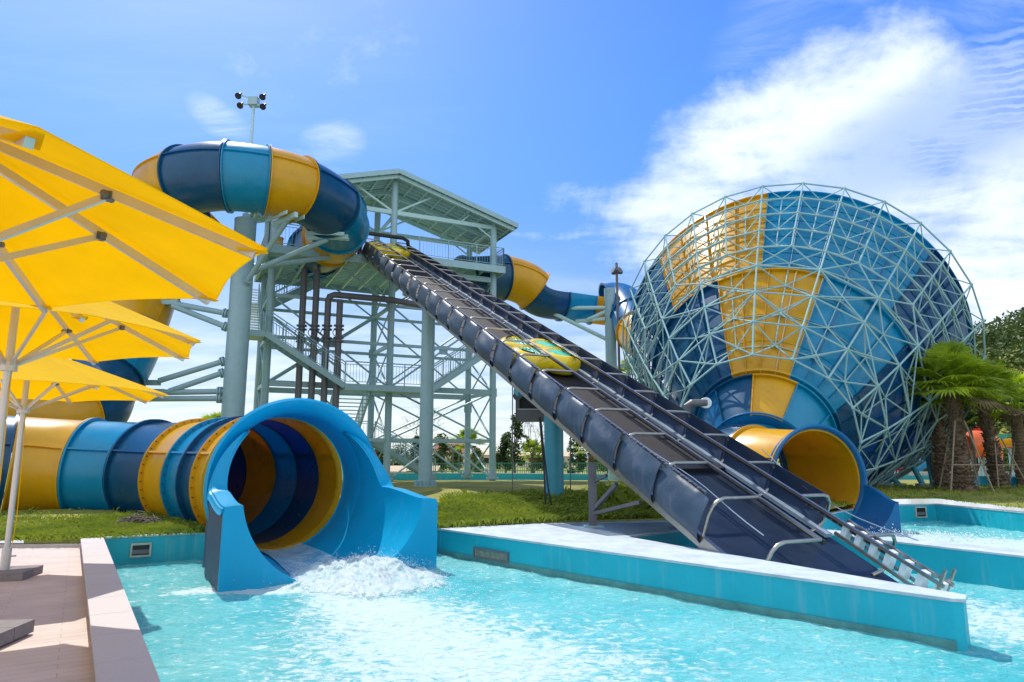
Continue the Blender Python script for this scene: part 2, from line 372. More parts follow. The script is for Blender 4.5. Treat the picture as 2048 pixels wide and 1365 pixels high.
# centre deck with its projecting divider wall
F0 = V((-1.55, 14.95, 0)); F1 = V((4.76, 7.74, 0)); T1 = V((5.02, 7.92, 0)); I0 = G(1257, 1074, ZC); I0.z = 0
t = thing('centre_wall', 'long turquoise divider wall with pale top running from the grass bank out into the water', 'pool wall', F0)
BR = [(-1.55, 14.97), (.58, 16.06), (2.66, 16.54), (4.53, 16.92)]
IR = G(1420, 1052, ZC)
poly = [F0[:2], F1[:2], (4.86, 7.72), T1[:2], I0[:2], IR[:2], (4.53, 16.92), (2.66, 16.54), (.58, 16.06)]
MB().prism(poly, -.8, ZC-.035).build('wall_body', 'turquoise_wall', t, smooth=False)
d = (F1-F0).normalized(); nn = V((d.y, -d.x, 0)); nn = nn if nn.y < 0 else -nn
poly2 = [(F0+nn*.015)[:2], (F1+nn*.015)[:2], (4.87, 7.69), (5.04, 7.93), I0[:2], IR[:2], (4.53, 16.925), (2.66, 16.545), (.58, 16.065)]
MB().prism(poly2, ZC-.035, ZC).build('coping', 'coping', t, smooth=False)
q = [G(1090, 1048, ZC+.004), G(1395, 1044, ZC+.004), G(1385, 1056, ZC+.004), G(1255, 1070, ZC+.004), G(1215, 1072, ZC+.004)]
mbx = MB(); mbx.v += q; mbx.f.append([4,3,2,1,0]); mbx.build('wet_grey_paving', 'deck_grey', t, smooth=False)
mbx = MB()
for a, b in (((1160, 1053), (1250, 1069)), ((1330, 1050), (1392, 1054.5))):
    p0 = G(*a, ZC+.006); p1 = G(*b, ZC+.006); mbx.bar(p0, p1, .035, .006)
mbx.build('paving_joint', 'coping', t, smooth=False)
# waterline scum strip
mbx = MB().prism([(F0+nn*.006)[:2], (F0+nn*.018)[:2], (F1+nn*.018)[:2], (F1+nn*.006)[:2]], -.05, .095)
mat('scum', (.09, .27, .25), rough=.6, var=.25, scale=4); mbx.build('waterline_stain', 'scum', t, smooth=False)
# lane divider right of the conveyor
wall('lane_divider', 'low divider wall between the conveyor lane and the right pool, shaded dark turquoise', [(5.9, 14.35), (6.19, 14.02), (7.89, 10.92), (10.5, 6.1)], .75, out=1)
wall('lane_end_wall', 'short shaded wall closing the conveyor lane below the grey paving', [IR[:2], (5.9, 14.4)], .3, out=1)
# skimmers and grate
def skimmer(label, c, d, w, h, name='pool_skimmer', slats=0):
    d = V(d).normalized(); n_ = V((d.y, -d.x, 0)); n_ = n_ if n_.dot(V((0, 0, 0))-V((c[0], c[1], 0))) > 0 else -n_
    t = thing(name, label, 'pool grate' if slats else 'skimmer', c); c = V(c)
    f = MB(); fw = .035
    for s in (-1, 1):
        f.bar(c+d*s*(w/2-fw/2)+V((0,0,-h/2)), c+d*s*(w/2-fw/2)+V((0,0,h/2)), fw, .05, up=n_)
        f.bar(c-d*(w/2-fw)+V((0,0,s*(h/2-fw/2))), c+d*(w/2-fw)+V((0,0,s*(h/2-fw/2))), .048, fw)
    f.build('frame', 'pipe_grey' if slats else 'grate', t, smooth=False)
    MB().bar(c-d*(w/2-fw)-n_*.004, c+d*(w/2-fw)-n_*.004, .012, h-2*fw).build('opening', 'black', t, smooth=False)
    if slats:
        g = MB()
        for i in range(slats):
            x = -w/2+fw+(w-2*fw)*(i+.5)/slats; g.bar(c+d*x+V((0,0,-h/2+fw)), c+d*x+V((0,0,h/2-fw)), .011, .02, up=n_)
        g.build('slats', 'grate', t, smooth=False)
    else:
        MB().bar(c-d*(w/2-fw)+n_*.01+V((0,0,-h*.12)), c+d*(w/2-fw)+n_*.01+V((0,0,-h*.12)), .01, h*.3).build('weir_flap', 'pipe_grey', t, smooth=False)
bw = V((1.4, .77, 0)).normalized()
skimmer('pale square skimmer in the near pool back wall beside the paved deck', V((-7.70, 13.36, .26))+bw*.62+V((.01,-.03,0)), bw, .36, .26)
skimmer('small square skimmer in the far wall of the right pool', V((13.0, 22.31, .28)), V((1.85, .45, 0)), .42, .34)
skimmer('dark slatted grate low in the long turquoise divider wall', F0+d*1.75+nn*.012+V((0, 0, .17)), d, 1.05, .2, 'wall_grate', 26)
# ---------------------------------------------------------------- water with waves and foam
def seg_d(p, a, b):
    ab = b-a; t = max(0, min(1, (p-a).dot(ab)/ab.dot(ab))); return (p-(a+ab*t)).length, t
mo = V((-2.6, 11.0)); m1 = V((-.4, 7.2)); m2 = V((.3, 3.5))
def foamv(x, y):
    p = V((x, y)); d1, t1 = seg_d(p, mo, m1); d2, t2 = seg_d(p, m1, m2)
    f = max(.29*math.exp(-(d1/(.55+1.2*t1))**2)*(1-.25*t1), .12*math.exp(-(d2/(1.3+1.2*t2))**2))
    d3, t3 = seg_d(p, V((9.2, 18.2)), V((12.5, 15.5))); f = max(f, .42*math.exp(-(d3/1.5)**2))
    d4, t4 = seg_d(p, V((-4.9, 10.9)), V((-2.6, 11.4))); f = max(f, .30*math.exp(-(d4/.3)**2))
    d5, t5 = seg_d(p, V((6.0, 9.4)), V((7.6, 6.5))); f = max(f, .18*math.exp(-(d5/1.2)**2))
    return f+.05
def wave(x, y, f):
    n1 = noise.noise(V((x*.9+y*.3, y*1.5, .3))); n2 = noise.noise(V((x*2.6, y*4.2+x, 5))); n3 = noise.noise(V((x*7, y*10, 9)))
    return (n1*.034+n2*.022+n3*.009)*(1+2.2*f)
mb = MB(); rows = []; fm = []
ys = []; y = 1.2
while y < 24.5: ys.append(y); y += .028+.0045*y
for y in ys:
    r = []
    for i in range(330):
        x = -9.5+26*i/329
        f = foamv(x, y); r.append(V((x, y, wave(x, y, f)))); fm.append(f)
    rows.append(r)
for k, y in enumerate((-8, -30)): pass
mb.grid(rows); wat = struct(mb, 'pool_water', 'water', ang=180)
at = wat.data.attributes.new('foam', 'FLOAT', 'POINT'); at.data.foreach_set('value', fm)
mb = MB(); mb.quad(V((-9.5, -12, 0)), V((16.5, -12, 0)), V((16.5, 1.2, 0)), V((-9.5, 1.2, 0)))
struct(mb, 'pool_water_behind', 'water')
# ---------------------------------------------------------------- splash at the slide mouth
ax = V((.51, -.86, 0)).normalized(); sd = V((.86, .51, 0)).normalized()
mid = V((-2.97, 12.02, 0))
rows = []; fm = []
for i in range(200):
    r = []
    for j in range(170):
        u = -1.6+5.2*i/199; w = -2.2+4.4*j/169
        p = mid+ax*u+sd*(w+.45)
        e = math.exp(-((u-.35)/1.15)**2-(w/1.0)**2)
        e2 = math.exp(-((u+.7)/.7)**2-((w)/.75)**2)*.6
        h = .30*e+.28*e2
        q = noise.noise(p*2.2)*.5+noise.noise(p*6)*.32+noise.noise(p*15)*.22+noise.noise(p*34)*.12
        p_ = V((u*1.1, w*2.6, 0)); q = noise.noise(p_)*.55+noise.noise(p_*2.7)*.22+noise.noise(p_*6.5)*.16+noise.noise(p_*15)*.12
        z = h*(.85+1.0*q)-.03+.03*q*e; fm.append(min(.5, 1.1*e+.9*e2)-.12)
        r.append(V((p.x+.05*noise.noise(p*9+V((3,1,0))), p.y+.05*noise.noise(p*9), z)))
    rows.append(r)
sp = MB().grid(rows).build('splash_foam', 'froth', None, kind='stuff', ang=180, label='white churning foam pouring from the blue slide mouth', category='splash')
sp.data.attributes.new('foam', 'FLOAT', 'POINT').data.foreach_set('value', fm)
mb = MB(); rnd = random.Random(3)
for i in range(3200):
    u = rnd.gauss(.6, 1.2); w = rnd.gauss(.5, .75); p = mid+ax*u+sd*w
    z = abs(rnd.gauss(0, .08))+.0+.34*math.exp(-((u-.4)/1.0)**2-((w-.5)/.9)**2)
    r = rnd.uniform(.002, .0055)
    mb.ball(V((p.x, p.y, z)), r, 5, 3, (1.3, 1.3, .9))
for i in range(700):
    u = rnd.gauss(0, 1.3); w = rnd.gauss(0, .35); p = V((10.3, 17.9, 0))+V((.9, -.5, 0))*u+V((.5, .86, 0))*w
    mb.ball(V((p.x, p.y, abs(rnd.gauss(0, .10)))), rnd.uniform(.006, .02), 5, 3)
mb.build('water_droplets', 'foam', None, kind='stuff', label='white water droplets thrown up along the foam', category='droplets')
# ---------------------------------------------------------------- tube slides
COLN = {'L': 'light_blue', 'D': 'dark_blue', 'Y': 'yellow', 'R': 'royal_blue', 'M': 'mouth_blue'}
def ring_pts(c, x, u, r, n, a0=0., a1=2*pi, closed=True):
    m = n if closed else n-1
    return [c + x*cos(a0+(a1-a0)*j/m)*r + u*sin(a0+(a1-a0)*j/m)*r for j in range(n)]
def tube_slide(root, cv, brk, cols, r=1.42, fl=.10, bolts=0, half=(), nseg=48, seam=(25, 155)):
    for k in range(len(brk)-1):
        s0, s1 = brk[k], brk[k+1]; m = max(2, int((s1-s0)/.22)); mm = COLN[cols[k]]
        hf = k in half; a0, a1 = (radians(175), radians(365)) if hf else (0, 2*pi); nn_ = 26 if hf else nseg
        R1 = []; R2 = []
        for i in range(m+1):
            q = s0+.012+(s1-s0-.024)*i/m; c, t, x, u = cv.frame(q)
            R1.append(ring_pts(c, x, u, r, nn_, a0, a1, not hf)); R2.append(ring_pts(c, x, u, r-.035, nn_, a0, a1, not hf))
        sec = MB().slab(R1, R2, not hf).build('tube_section', mm, root)
        fm_ = MB()
        for q, sg in ((s0+.012, 1), (s1-.012, -1)):
            rows = []
            for (dq, rr) in ((0, r-.02), (0, r+fl), (.05*sg, r+fl), (.05*sg, r-.02)):
                c, t, x, u = cv.frame(q); rows.append(ring_pts(c+t*dq, x, u, rr, nn_, a0, a1, not hf))
            if sg > 0 or True: fm_.grid(rows, not hf)
        fm_.build('flange', mm, sec, ang=25)
        if bolts:
            bm_ = MB()
            for q, sg in ((s0+.012, 1), (s1-.012, -1)):
                c, t, x, u = cv.frame(q)
                for j in range(bolts):
                    a = 2*pi*(j+.5)/bolts; p = c+x*cos(a)*(r+fl*.55)+u*sin(a)*(r+fl*.55)
                    bm_.tube(p+t*sg*.04, p+t*sg*.075, .016, 6)
            bm_.build('bolts', 'seam_dark', sec)
        if not hf:
            for ad in seam:
                sm = MB(); a = radians(ad); pr = None
                A = []; B = []; C = []; Dd = []
                for i in range(m+1):
                    q = s0+.06+(s1-s0-.12)*i/m; c, t, x, u = cv.frame(q); o = x*cos(a)+u*sin(a); w = (-x*sin(a)+u*cos(a))*.022
                    A.append(c+o*(r-.01)-w); B.append(c+o*(r+.075)-w); C.append(c+o*(r+.075)+w); Dd.append(c+o*(r-.01)+w)
                sm.grid([A, B, C, Dd, A])
                sm.build('seam_joint', mm, sec, smooth=False)
blue = thing('raft_slide', 'yellow and blue tube slide looping high round the grey pillar, ending in a blue mouth', 'water slide', (-4.5, 14.3, 0))
low = Curve([(-4.5,14.3,1.47),(-6.9,17.2,1.50),(-9.9,19.6,1.56),(-12.8,20.0,1.66),(-15.2,18.6,1.85),(-17.6,17.6,2.3),(-20.3,19.5,3.0),(-20.6,23.2,3.9),tuple(P(140,835,26.8)),tuple(P(205,770,28.8)),tuple(P(252,690,30.2)),tuple(P(285,600,31.4)),(-18.0,33.6,11.2),(-17.6,35.4,12.4),(-16.3,33.9,13.0),(-16.1,31.0,13.25),(-14.9,28.1,13.4),(-12.4,27.0,13.55),(-9.8,28.0,13.6),(-8.5,30.4,13.5),(-8.7,32.8,13.35),(-9.8,35.0,13.3),(-11.2,37.2,13.4)])
brk = [.95,2.0,3.2,4.3,5.8,8.0,10.0,12.0]
cyc = 'YDLYDLY'
def pxx(q):
    q = q-V((0,0,H)); return 1024+F*q.x/(q.y*cos(TH)+q.z*sin(TH))
tg_ = []
for want in (375, 457, 530, 597):
    ss_ = [low.len*i/2000 for i in range(1000, 1900)]; tg_.append(min(ss_, key=lambda s: abs(pxx(low.at(s))-want)+(50 if low.at(s).y > 31.5 else 0)))
NF = 14
while NF > 3 and (tg_[0]-12.0)/NF < 2.1: NF -= 3
brk = brk[:-1]+[12.0+(tg_[0]-12.0)*i/NF for i in range(NF)]+tg_
for _ in range(4): brk.append(brk[-1]+2.2)
brk = [b for b in brk if b < low.len-.8]+[low.len]
cyc = 'YDLYDLY'
while len(cyc) < len(brk)-1: cyc += {'Y':'D','D':'L','L':'Y'}[cyc[-1]]
# make the section left of the picture-front joint (318) yellow by cycling the hidden sections
k0 = brk.index(tg_[0]) if tg_[0] in brk else 0
cyc = list(cyc)
for j in range(k0, len(cyc)): cyc[j] = 'DLY'[(j-k0) % 3]
cyc[k0-1] = 'Y'; cyc = ''.join(cyc)
tube_slide(blue, low, brk[:6], cyc[:5], bolts=44, nseg=64)
tube_slide(blue, low, brk[5:], cyc[5:])
# mouth: hoop, flared trough, front plate
A0, A1 = V((-4.5, 14.3, 0)), mid
mx_ = (A1-A0); ML = mx_.length; md = mx_.normalized(); ms_ = V((-md.y, md.x, 0)); ms_ = ms_ if ms_.x > 0 else -ms_
A0 = A0-md*.62
def mp_(s, ang, r, zc): return A0+md*s+ms_*sin(ang)*r+V((0, 0, zc-cos(ang)*r))
OF = .62; MT = ML+OF
rows = []; rows2 = []
for (s, r) in ((-.30,1.42),(0,1.42),(.55,1.43),(.75,1.46),(.88,1.53),(.96,1.63),(.99,1.70)):
    rows.append([mp_(s, 2*pi*j/72, r, 1.47) for j in range(72)]); rows2.append([mp_(s-.05, 2*pi*j/72, r+.05, 1.47) for j in range(72)])
hoop = MB().slab(rows, rows2, True).build('mouth_hoop', 'mouth_blue', blue, ang=50)
fr = MB(); rr = []
for (s, r) in ((-.30,1.40),(-.30,1.54),(-.24,1.54),(-.24,1.40)): rr.append([mp_(s, 2*pi*j/72, r, 1.47) for j in range(72)])
fr.grid(rr, True).build('flange', 'mouth_blue', hoop, ang=25)
def phi(s):
    a = radians(138-50*smooth(.85, 1.75, s)-6*smooth(1.75, MT, s)); return a
rows = []; rows2 = []; NA = 56; sk_l = []; sk_r = []
for i in range(31):
    s = .70+(MT-.70)*i/30; r = 1.43+.17*smooth(.8, MT, s); zc = 1.47+.03*smooth(.8, MT, s); f = phi(s)
    lip = .12+.17*smooth(.75, 1.7, s)
    row = [mp_(s, -f+2*f*j/NA, r, zc) for j in range(NA+1)]
    a, b = row[0], row[-1]; dn = V((0, 0, -.05))
    row = [a-ms_*lip+dn*2.2, a-ms_*lip*.9+dn*.3, a-ms_*lip*.4] + row + [b+ms_*lip*.4, b+ms_*lip*.9+dn*.3, b+ms_*lip+dn*2.2]
    rows.append(row); ro = []
    for k, p in enumerate(row):
        j = min(max(k-3, 0), NA); ang = -f+2*f*j/NA
        ro.append(p+ms_*sin(ang)*.04+V((0, 0, -cos(ang)*.04 if 3 <= k <= NA+3 else -.035)))
    rows2.append(ro)
    if s > 1.25 or i in (0, 3, 6):
        if s <= 1.25:
            g_ = A0+md*s; q0 = g_-ms_*1.62+V((0,0,1.42-.1*s)); sk_l.append([q0, V((q0.x, q0.y, -.4))]); continue_ = 1
    if s > 1.25:
        sk_l.append([row[0]+V((0,0,.05)), V((row[0].x, row[0].y, -.4))]); sk_r.append([row[-1]+V((0,0,.05)), V((row[-1].x, row[-1].y, -.4))])
tr = MB().slab(rows, rows2).build('exit_trough', 'mouth_blue', blue, ang=40)
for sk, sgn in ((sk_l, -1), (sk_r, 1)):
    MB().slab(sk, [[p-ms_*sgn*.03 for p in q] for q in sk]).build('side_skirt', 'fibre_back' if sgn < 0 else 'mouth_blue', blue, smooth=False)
last = rows[-1]; pl = []; pb = []; mxw = (last[0]-A1).dot(ms_); 
def plate(side):
    pts = []
    arc = [p for p in last]; n = len(arc)
    top = []; bot = []
    for k, p in enumerate(arc):
        t_ = k/(n-1); w = -1.90+3.80*t_
        pts.append((p, k))
    return pts
fp = MB(); ta = []; tb = []
for k, p in enumerate(last):
    w = (p-A1).dot(ms_); ww = w*(1.0) if abs(w) > 1.80 else w
    ta.append(p+md*.0+V((0, 0, .0))); q = V((A1.x+ms_.x*ww, A1.y+ms_.y*ww, -.45)); tb.append(q)
fp.slab([[p-md*.0 for p in ta], tb], [[p+md*.05 for p in ta], [p+md*.05 for p in tb]])
fp.build('front_plate', 'mouth_blue', blue, smooth=False)
bb = MB()
for i in range(26):
    s = 1.28+(MT-1.28)*i/26; j = int((s-.70)/(MT-.70)*30); p = rows[j][0]
    bb.tube(p-ms_*.0+V((0,0,-.03)), p-ms_*.03+V((0,0,-.03)), .018, 6)
bb.build('bolts', 'stainless', blue)
# thin water film running in the tube bottom
mb = MB(); rr = []
for i in range(40):
    s = -1.2+(MT+1.1)*i/40; rr.append([mp_(s, radians(-22+44*j/12), 1.40+.17*smooth(.8, MT, s)+.01*noise.noise(V((i*.6, j*.8, 0))), 1.47) for j in range(13)])
mat('thin_water', (.01, .34, .62), rough=.08, scale=2.2, bump=.5, bscale=12, col2=(.55, .74, .82))
mb.grid(rr).build('flowing_water', 'thin_water', None, kind='stuff', label='thin sheet of water running out of the blue slide mouth', category='water')

# ---------------------------------------------------------------- pillar with lights, carrying the loop
def floodmast(base, h, label, four=True, r=.09, m='steel_light'):
    t = thing('floodlight_mast', label, 'floodlight mast', base); b = V(base)
    MB().tube(b, b+V((0,0,h)), r, 12, r*.8).build('pole', m, t)
    if four:
        MB().box(b+V((0,0,h)), (.45,.4,.4)).build('junction_box', 'steel', t, smooth=False)
        for (x, z) in ((-.62,.28),(.55,.22),(-.5,-.22),(.6,-.28)):
            e = b+V((x, -.2, h+z))
            MB().tube(b+V((0,0,h+z*.5)), e, .035, 6).build('arm', m, t)
            hd = MB().tube(e+V((0,.12,.12)), e+V((0,-.05,-.05)), .06, 10).tube(e+V((0,-.05,-.05)), e+V((0,-.18,-.17)), .08, 12, .16).build('lamp', 'black', t)
    return t
pc = V((-12.55, 30.8, 0)); gz = ground(pc.x, pc.y)
pil = thing('support_pillar', 'tall thick grey green steel pillar with side arms carrying the tube loop', 'pillar', (pc.x, pc.y, gz))
MB().tube((pc.x, pc.y, gz-.1), (pc.x, pc.y, 12.95), .49, 40).build('post', 'steel', pil)
MB().tube((pc.x, pc.y, 12.95), (pc.x, pc.y, 13.02), .5, 40).tube((pc.x, pc.y, 13.0), (pc.x, pc.y, 13.3), .17, 16).build('top_cap', 'steel', pil)
MB().tube((pc.x, pc.y, gz-.1), (pc.x, pc.y, gz+.1), .8, 24).build('base_plate', 'steel', pil)
floodmast((pc.x, pc.y, 13.3), 5.7, 'slim floodlight mast with four black lamps rising from the pillar above the tube loop')
MB_ = MB
def arm(root, p0, p1, r=.12, name='support_arm', m='steel'):
    p0 = V(p0); p1 = V(p1); d = (p1-p0).normalized()
    return MB().tube(p0, p1, r, 12).tube(p0+d*.55, p0+d*.62, r*1.7, 12).tube(p0+d*.66, p0+d*.73, r*1.7, 12).build(name, m, root)
def onp(z): return V((pc.x, pc.y, z))
for a, b in (((462,632),(344,607)),((455,664),(345,612)),((460,715),(318,762)),((455,737),(338,783)),((452,783),(296,786)),((450,797),(300,798))):
    q0 = P(a[0], a[1], 30.8); q1 = P(b[0], b[1], 30.6); arm(pil, (pc.x, pc.y, q0.z), q1, .13)
for (q, z) in ((V((-9.7,28.2,12.1)),10.2),(V((-8.6,30.6,12.0)),10.9),(V((-9.2,33.2,11.9)),11.2)):
    arm(pil, onp(z-.6), q, .12)
for (x, y) in (((-9.8),28.2),(-8.6,30.6)):
    dd = (V((x, y, 0))-pc); dd.z = 0; dd.normalize(); q = V((x, y, 12.10))
    tp = V((-dd.y, dd.x, 0))
    MB().bar(q-dd*.95+V((0,0,-.0)), q+dd*.95, .16, .22).bar(q-dd*.9+tp*.4+V((0,0,.1)), q+dd*.9+tp*.4+V((0,0,.02)), .04, .16).bar(q-dd*.9-tp*.4+V((0,0,.1)), q+dd*.9-tp*.4+V((0,0,.02)), .04, .16).build('saddle', 'steel_light', pil, smooth=False)
for (x, y) in ((305, 768), (318, 786), (345,608)):
    q = P(x, y, 30.7); MB().bar(q+V((-1.5,0,.05)), q+V((.3,0,.05)), .35, .22).build('saddle', 'steel', pil, smooth=False)

# ---------------------------------------------------------------- raft conveyor
R0 = V((6.3, 11.5, 0)); RD = V((-12.33, 26.0, 13.27)); CL = RD.length; cu = RD/CL; cv_ = V((.9035, .4285, 0)); cnm = cv_.cross(cu).normalized(); CW = 2.75
def K(s, a, h=0.): return R0+RD*s-cv_*(CW-a)+cnm*h
con = thing('raft_conveyor', 'long dark raft conveyor ramp with steel hoops and navy side cloths, rising to the tower', 'conveyor', K(0, CW/2))
MB().slab([[K(s/60, .05, .0), K(s/60, CW-.05, .0)] for s in range(8, 61)], [[K(s/60, .05, -.06), K(s/60, CW-.05, -.06)] for s in range(8, 61)]).build('belt', 'belt', con, smooth=False)
cl = MB()
for i in range(130):
    s = .14+.855*i/130; cl.bar(K(s, .1, .002), K(s, CW-.1, .002), .014, .008, up=cnm)

MB().slab([[K(s, 0, -.02), K(s, CW+.02, -.02)] for s in (-.035, .05, .135)], [[K(s, 0, -.08), K(s, CW+.02, -.08)] for s in (-.035, .05, .135)]).build('entry_plate', 'belt_navy', con, smooth=False)
MB().bar(K(.134, .1, .02), K(.134, CW-.1, .02), .25, .1, up=cnm).build('belt_roller_cover', 'black', con, smooth=False)
for a in (.0, CW):
    MB().bar(K(.03 if a == 0 else .10, a, -.06), K(1, a, -.06), .09, .20, up=cnm).build('side_beam', 'stainless' if a == 0 else 'black', con, smooth=False)
MB().bar(K(.045, CW-.10, .05), K(.99, CW-.10, .05), .16, .07, up=cnm).build('edge_beam', 'pale_beam', con, smooth=False)
tr_ = MB()
for h in (-.28, -.40): tr_.bar(K(.008, .05, h), K(.052, .05, h), .06, .05, up=cnm)
tr_.build('lower_rail', 'stainless', con, smooth=False)
def chain(p0, p1, n, m='black'):
    mb = MB(); d = (V(p1)-V(p0))/n
    for i in range(n):
        c = V(p0)+d*(i+.5); mb.bar(c-d*.42, c+d*.42, .05, .05, up=cnm)
        if i % 2: mb.bar(c-cv_*.05, c+cv_*.05, .03, .03, up=cnm)
    return mb
chain(K(.008, .04, -.19), K(.052, .04, -.19), 26).build('drive_chain', 'stainless', con, smooth=False)
ul = MB()
for a in (.35, CW-.35): ul.bar(K(.1, a, -.16), K(1, a, -.16), .14, .16, up=cnm)
for i in range(36): ul.bar(K(.1+.9*i/36, .1, -.11), K(.1+.9*i/36, CW-.1, -.11), .06, .06, up=cnm)
ul.build('under_frame', 'black', con, smooth=False)
HS = .0425; NH = 24; h0 = .0105; HH = .72
for i in range(NH):
    s = h0+HS*i; sm = MB()
    pl_ = [K(s, 0, -.35 if i < 2 else -.05), K(s, -.01, .42), K(s, .03, .58), K(s, .10, .67), K(s, .22, .72), K(s, .97, .72)]
    MB().path(pl_, .031, 10).build('left_hoop', 'stainless', con)
    pr_ = [K(s, 1.95, .72), K(s, 2.52, .72), K(s, 2.64, .69), K(s, 2.73, .58), K(s, 2.76, .42), K(s, 2.74, .2), K(s, 2.66, .05), K(s, 2.45, -.02)]
    MB().path(pr_, .031, 10).build('right_hoop', 'stainless', con)
MB().bar(K(h0, .97, .72), K(.99, .97, .72), .045, .05, up=cnm).build('top_rail', 'stainless', con, smooth=False)
MB().bar(K(-.0, 1.95, .72), K(.99, 1.95, .72), .05, .05, up=cnm).build('top_rail', 'stainless', con, smooth=False)
for a, w in ((1.08, .07), (2.06, .09)): MB().bar(K(h0 if a < 2 else 0, a, .655), K(.99, a, .655), w, .07, up=cnm).build('chain_guide', 'black', con, smooth=False)
chain(K(-.005, 2.06, .62), K(.05, 2.06, .62), 26).build('upper_chain', 'pipe_grey', con, smooth=False)
ep = MB()
for a in (1.93, 2.14): ep.bar(K(-.032, a, .72), K(.026, a, .72), .035, .05, up=cnm); ep.bar(K(-.032, a, .44), K(.026, a, .50), .035, .05, up=cnm)
ep.bar(K(-.030, 1.93, .44), K(-.030, 1.93, .95), .04, .04); ep.bar(K(-.030, 2.14, .44), K(-.030, 2.14, .95), .04, .04)
ep.build('chain_tail_frame', 'stainless', con, smooth=False)
for i in range(7):
    s = .022-.0085*i; MB().bar(K(s, 2.03, .44), K(s, 2.03, .72), .15, .10, up=cu).build('white_slat', 'white_plastic', con, smooth=False)
# rope chain above left edge
MB().path([K(.02+.12*i/10, .12+.12*sin(i*.3), .66-.02*sin(i)) for i in range(11)], .010, 5).build('safety_rope', 'pale_beam', con)
MB().path([K(.0+.11*i/10, 2.74, .80-.25*sin(pi*i/10)) for i in range(11)], .010, 5).build('safety_rope', 'pale_beam', con)
# side cloths
def cloth(i, inner=False):
    s0 = h0+HS*i; s1 = s0+HS*1.06; rr = random.Random(i*7+inner); rows = []; A_ = .17+rr.uniform(-.03, .05); ph = rr.uniform(0, 6)
    for k in range(13):
        t = k/12; s = s0+(s1-s0)*t; row = []
        for j in range(15):
            v = j/14
            if inner:
                h = .70-.66*v; a = 2.68+.10*sin(pi*v)*sin(pi*t)
            else:
                h = .70-.92*v+.04*sin(pi*t)*(v > .8)
                a = -.03-(A_*(.45+.55*sin(pi*t)))*sin(pi*min(1, v*1.05))+.12*smooth(.72, 1, v)
                a += .02*noise.noise(V((t*3+i*3, v*4, ph)))+.012*sin(14*v+ph+5*t)*sin(pi*t)
                a -= .06*(1-t)**5-.05*t**7
            row.append(K(s, a, h))
        rows.append(row)
    off = [[p+cv_*.012 for p in r] for r in rows]
    return MB().slab(rows, off)
for i in range(1, NH-1): cloth(i).build('side_cloth', 'tarp', con, ang=60)
for i in range(1, NH-1): cloth(i, True).build('inner_cloth', 'tarp_inner', con, ang=60)
ch = chain(K(.06, .03, .70), K(.99, .03, .70), 250); ch.build('edge_chain', 'stainless', con, smooth=False)
# top gate frame
tg = MB(); g = [K(.985, 0, -.2), K(.985, 0, .9), K(.985, .12, 1.02), K(.985, 2.3, 1.02), K(.985, 2.6, .88), K(.985, 2.7, .4), K(.985, 2.7, -.1)]
tg.path(g, .11, 10).build('top_frame', 'black', con)
MB().slab([[K(.93+.07*i/4, -.1, .8), K(.93+.07*i/4, -.1, -.5)] for i in range(5)], [[K(.93+.07*i/4, 0, .8), K(.93+.07*i/4, 0, -.5)] for i in range(5)])
# supports
def column(root, s, m, r, zb, wide=1.0, dx=0):
    c = K(s, CW/2+dx, -.42)
    mb = MB().tube((c.x, c.y, zb), (c.x, c.y, c.z), r, 32); col = mb.build('support_column', m, root)
    MB().bar(K(s, .2, -.34), K(s, CW-.2, -.34), .3, .22, up=cnm).build('cross_beam', m, col, smooth=False)
    b = MB().tube((c.x, c.y, zb), (c.x, c.y, zb+.05), r*1.75, 24)
    for j in range(10):
        a = 2*pi*j/10; o = V((cos(a), sin(a), 0)); b.bar(V((c.x, c.y, zb+.15))+o*r*.95, V((c.x, c.y, zb+.15))+o*r*1.6, .03, .22)
    b.build('base_plate', m, col, smooth=False); return c
column(con, .31, 'steel_teal', .265, ZC)
cc = K(.70, CW/2); column(con, .70, 'steel', .29, ground(cc.x, cc.y)-.02)
for a in (.25, CW-.3):
    p = K(.178, a, -.5); q = V((p.x, p.y, ZC))
    leg = MB().bar(q, p, .17, .17).build('leg', 'stainless' if False else 'pipe_grey', con, smooth=False)
    MB().bar(q+V((0,0,.35)), K(.145, a, -.5), .08, .08).bar(q+V((0,0,.95)), K(.158, a, -.5), .06, .06).bar(q+V((0,0,.28)), K(.118, a, -.45), .07, .07).build('brace', 'pipe_grey', leg, smooth=False)
    MB().box(q+V((0,0,.02)), (.42,.42,.04)).build('base_plate', 'steel', leg, smooth=False)

# black box + cables beside the teal column
bx0 = P(1062, 800, 21.2)
t = thing('equipment_box', 'black box with a grey lower rail hanging behind the conveyor beside the teal column', 'equipment box', bx0)
MB().box(bx0+V((.1,.25,.35)), (1.0,.35,1.5)).build('box_body', 'black', t, smooth=False)
MB().box(bx0+V((.15,-.0,-.50)), (1.15,.3,.36)).build('lower_rail', 'pipe_grey', t, smooth=False)
MB().box(bx0+V((.15,-.0,-.30)), (1.15,.32,.02)).build('rail_edge', 'white_plastic', t, smooth=False)
MB().box(bx0+V((-.42,-.02,-.2)), (.12,.12,.9)).tube(bx0+V((-.42,-.1,.12)), bx0+V((-.42,.1,.12)), .14, 12).build('pulley_bracket', 'pipe_grey', t, smooth=False)
for (x, yt, ybm, Y, lab, r) in ((1025, 745, 1000, 21.0, 'thin hanging cable left of the black box', .016), (1141, 868, 992, 20.5, 'thin hanging cable right of the teal column', .018)):
    a = P(x, yt, Y); b = P(x, ybm, Y); mb = MB().tube((b.x, b.y, ground(b.x, b.y)), a, r, 6); o = mb.build('hanging_cable', 'pipe_grey'); o['label'] = lab; o['category'] = 'cable'
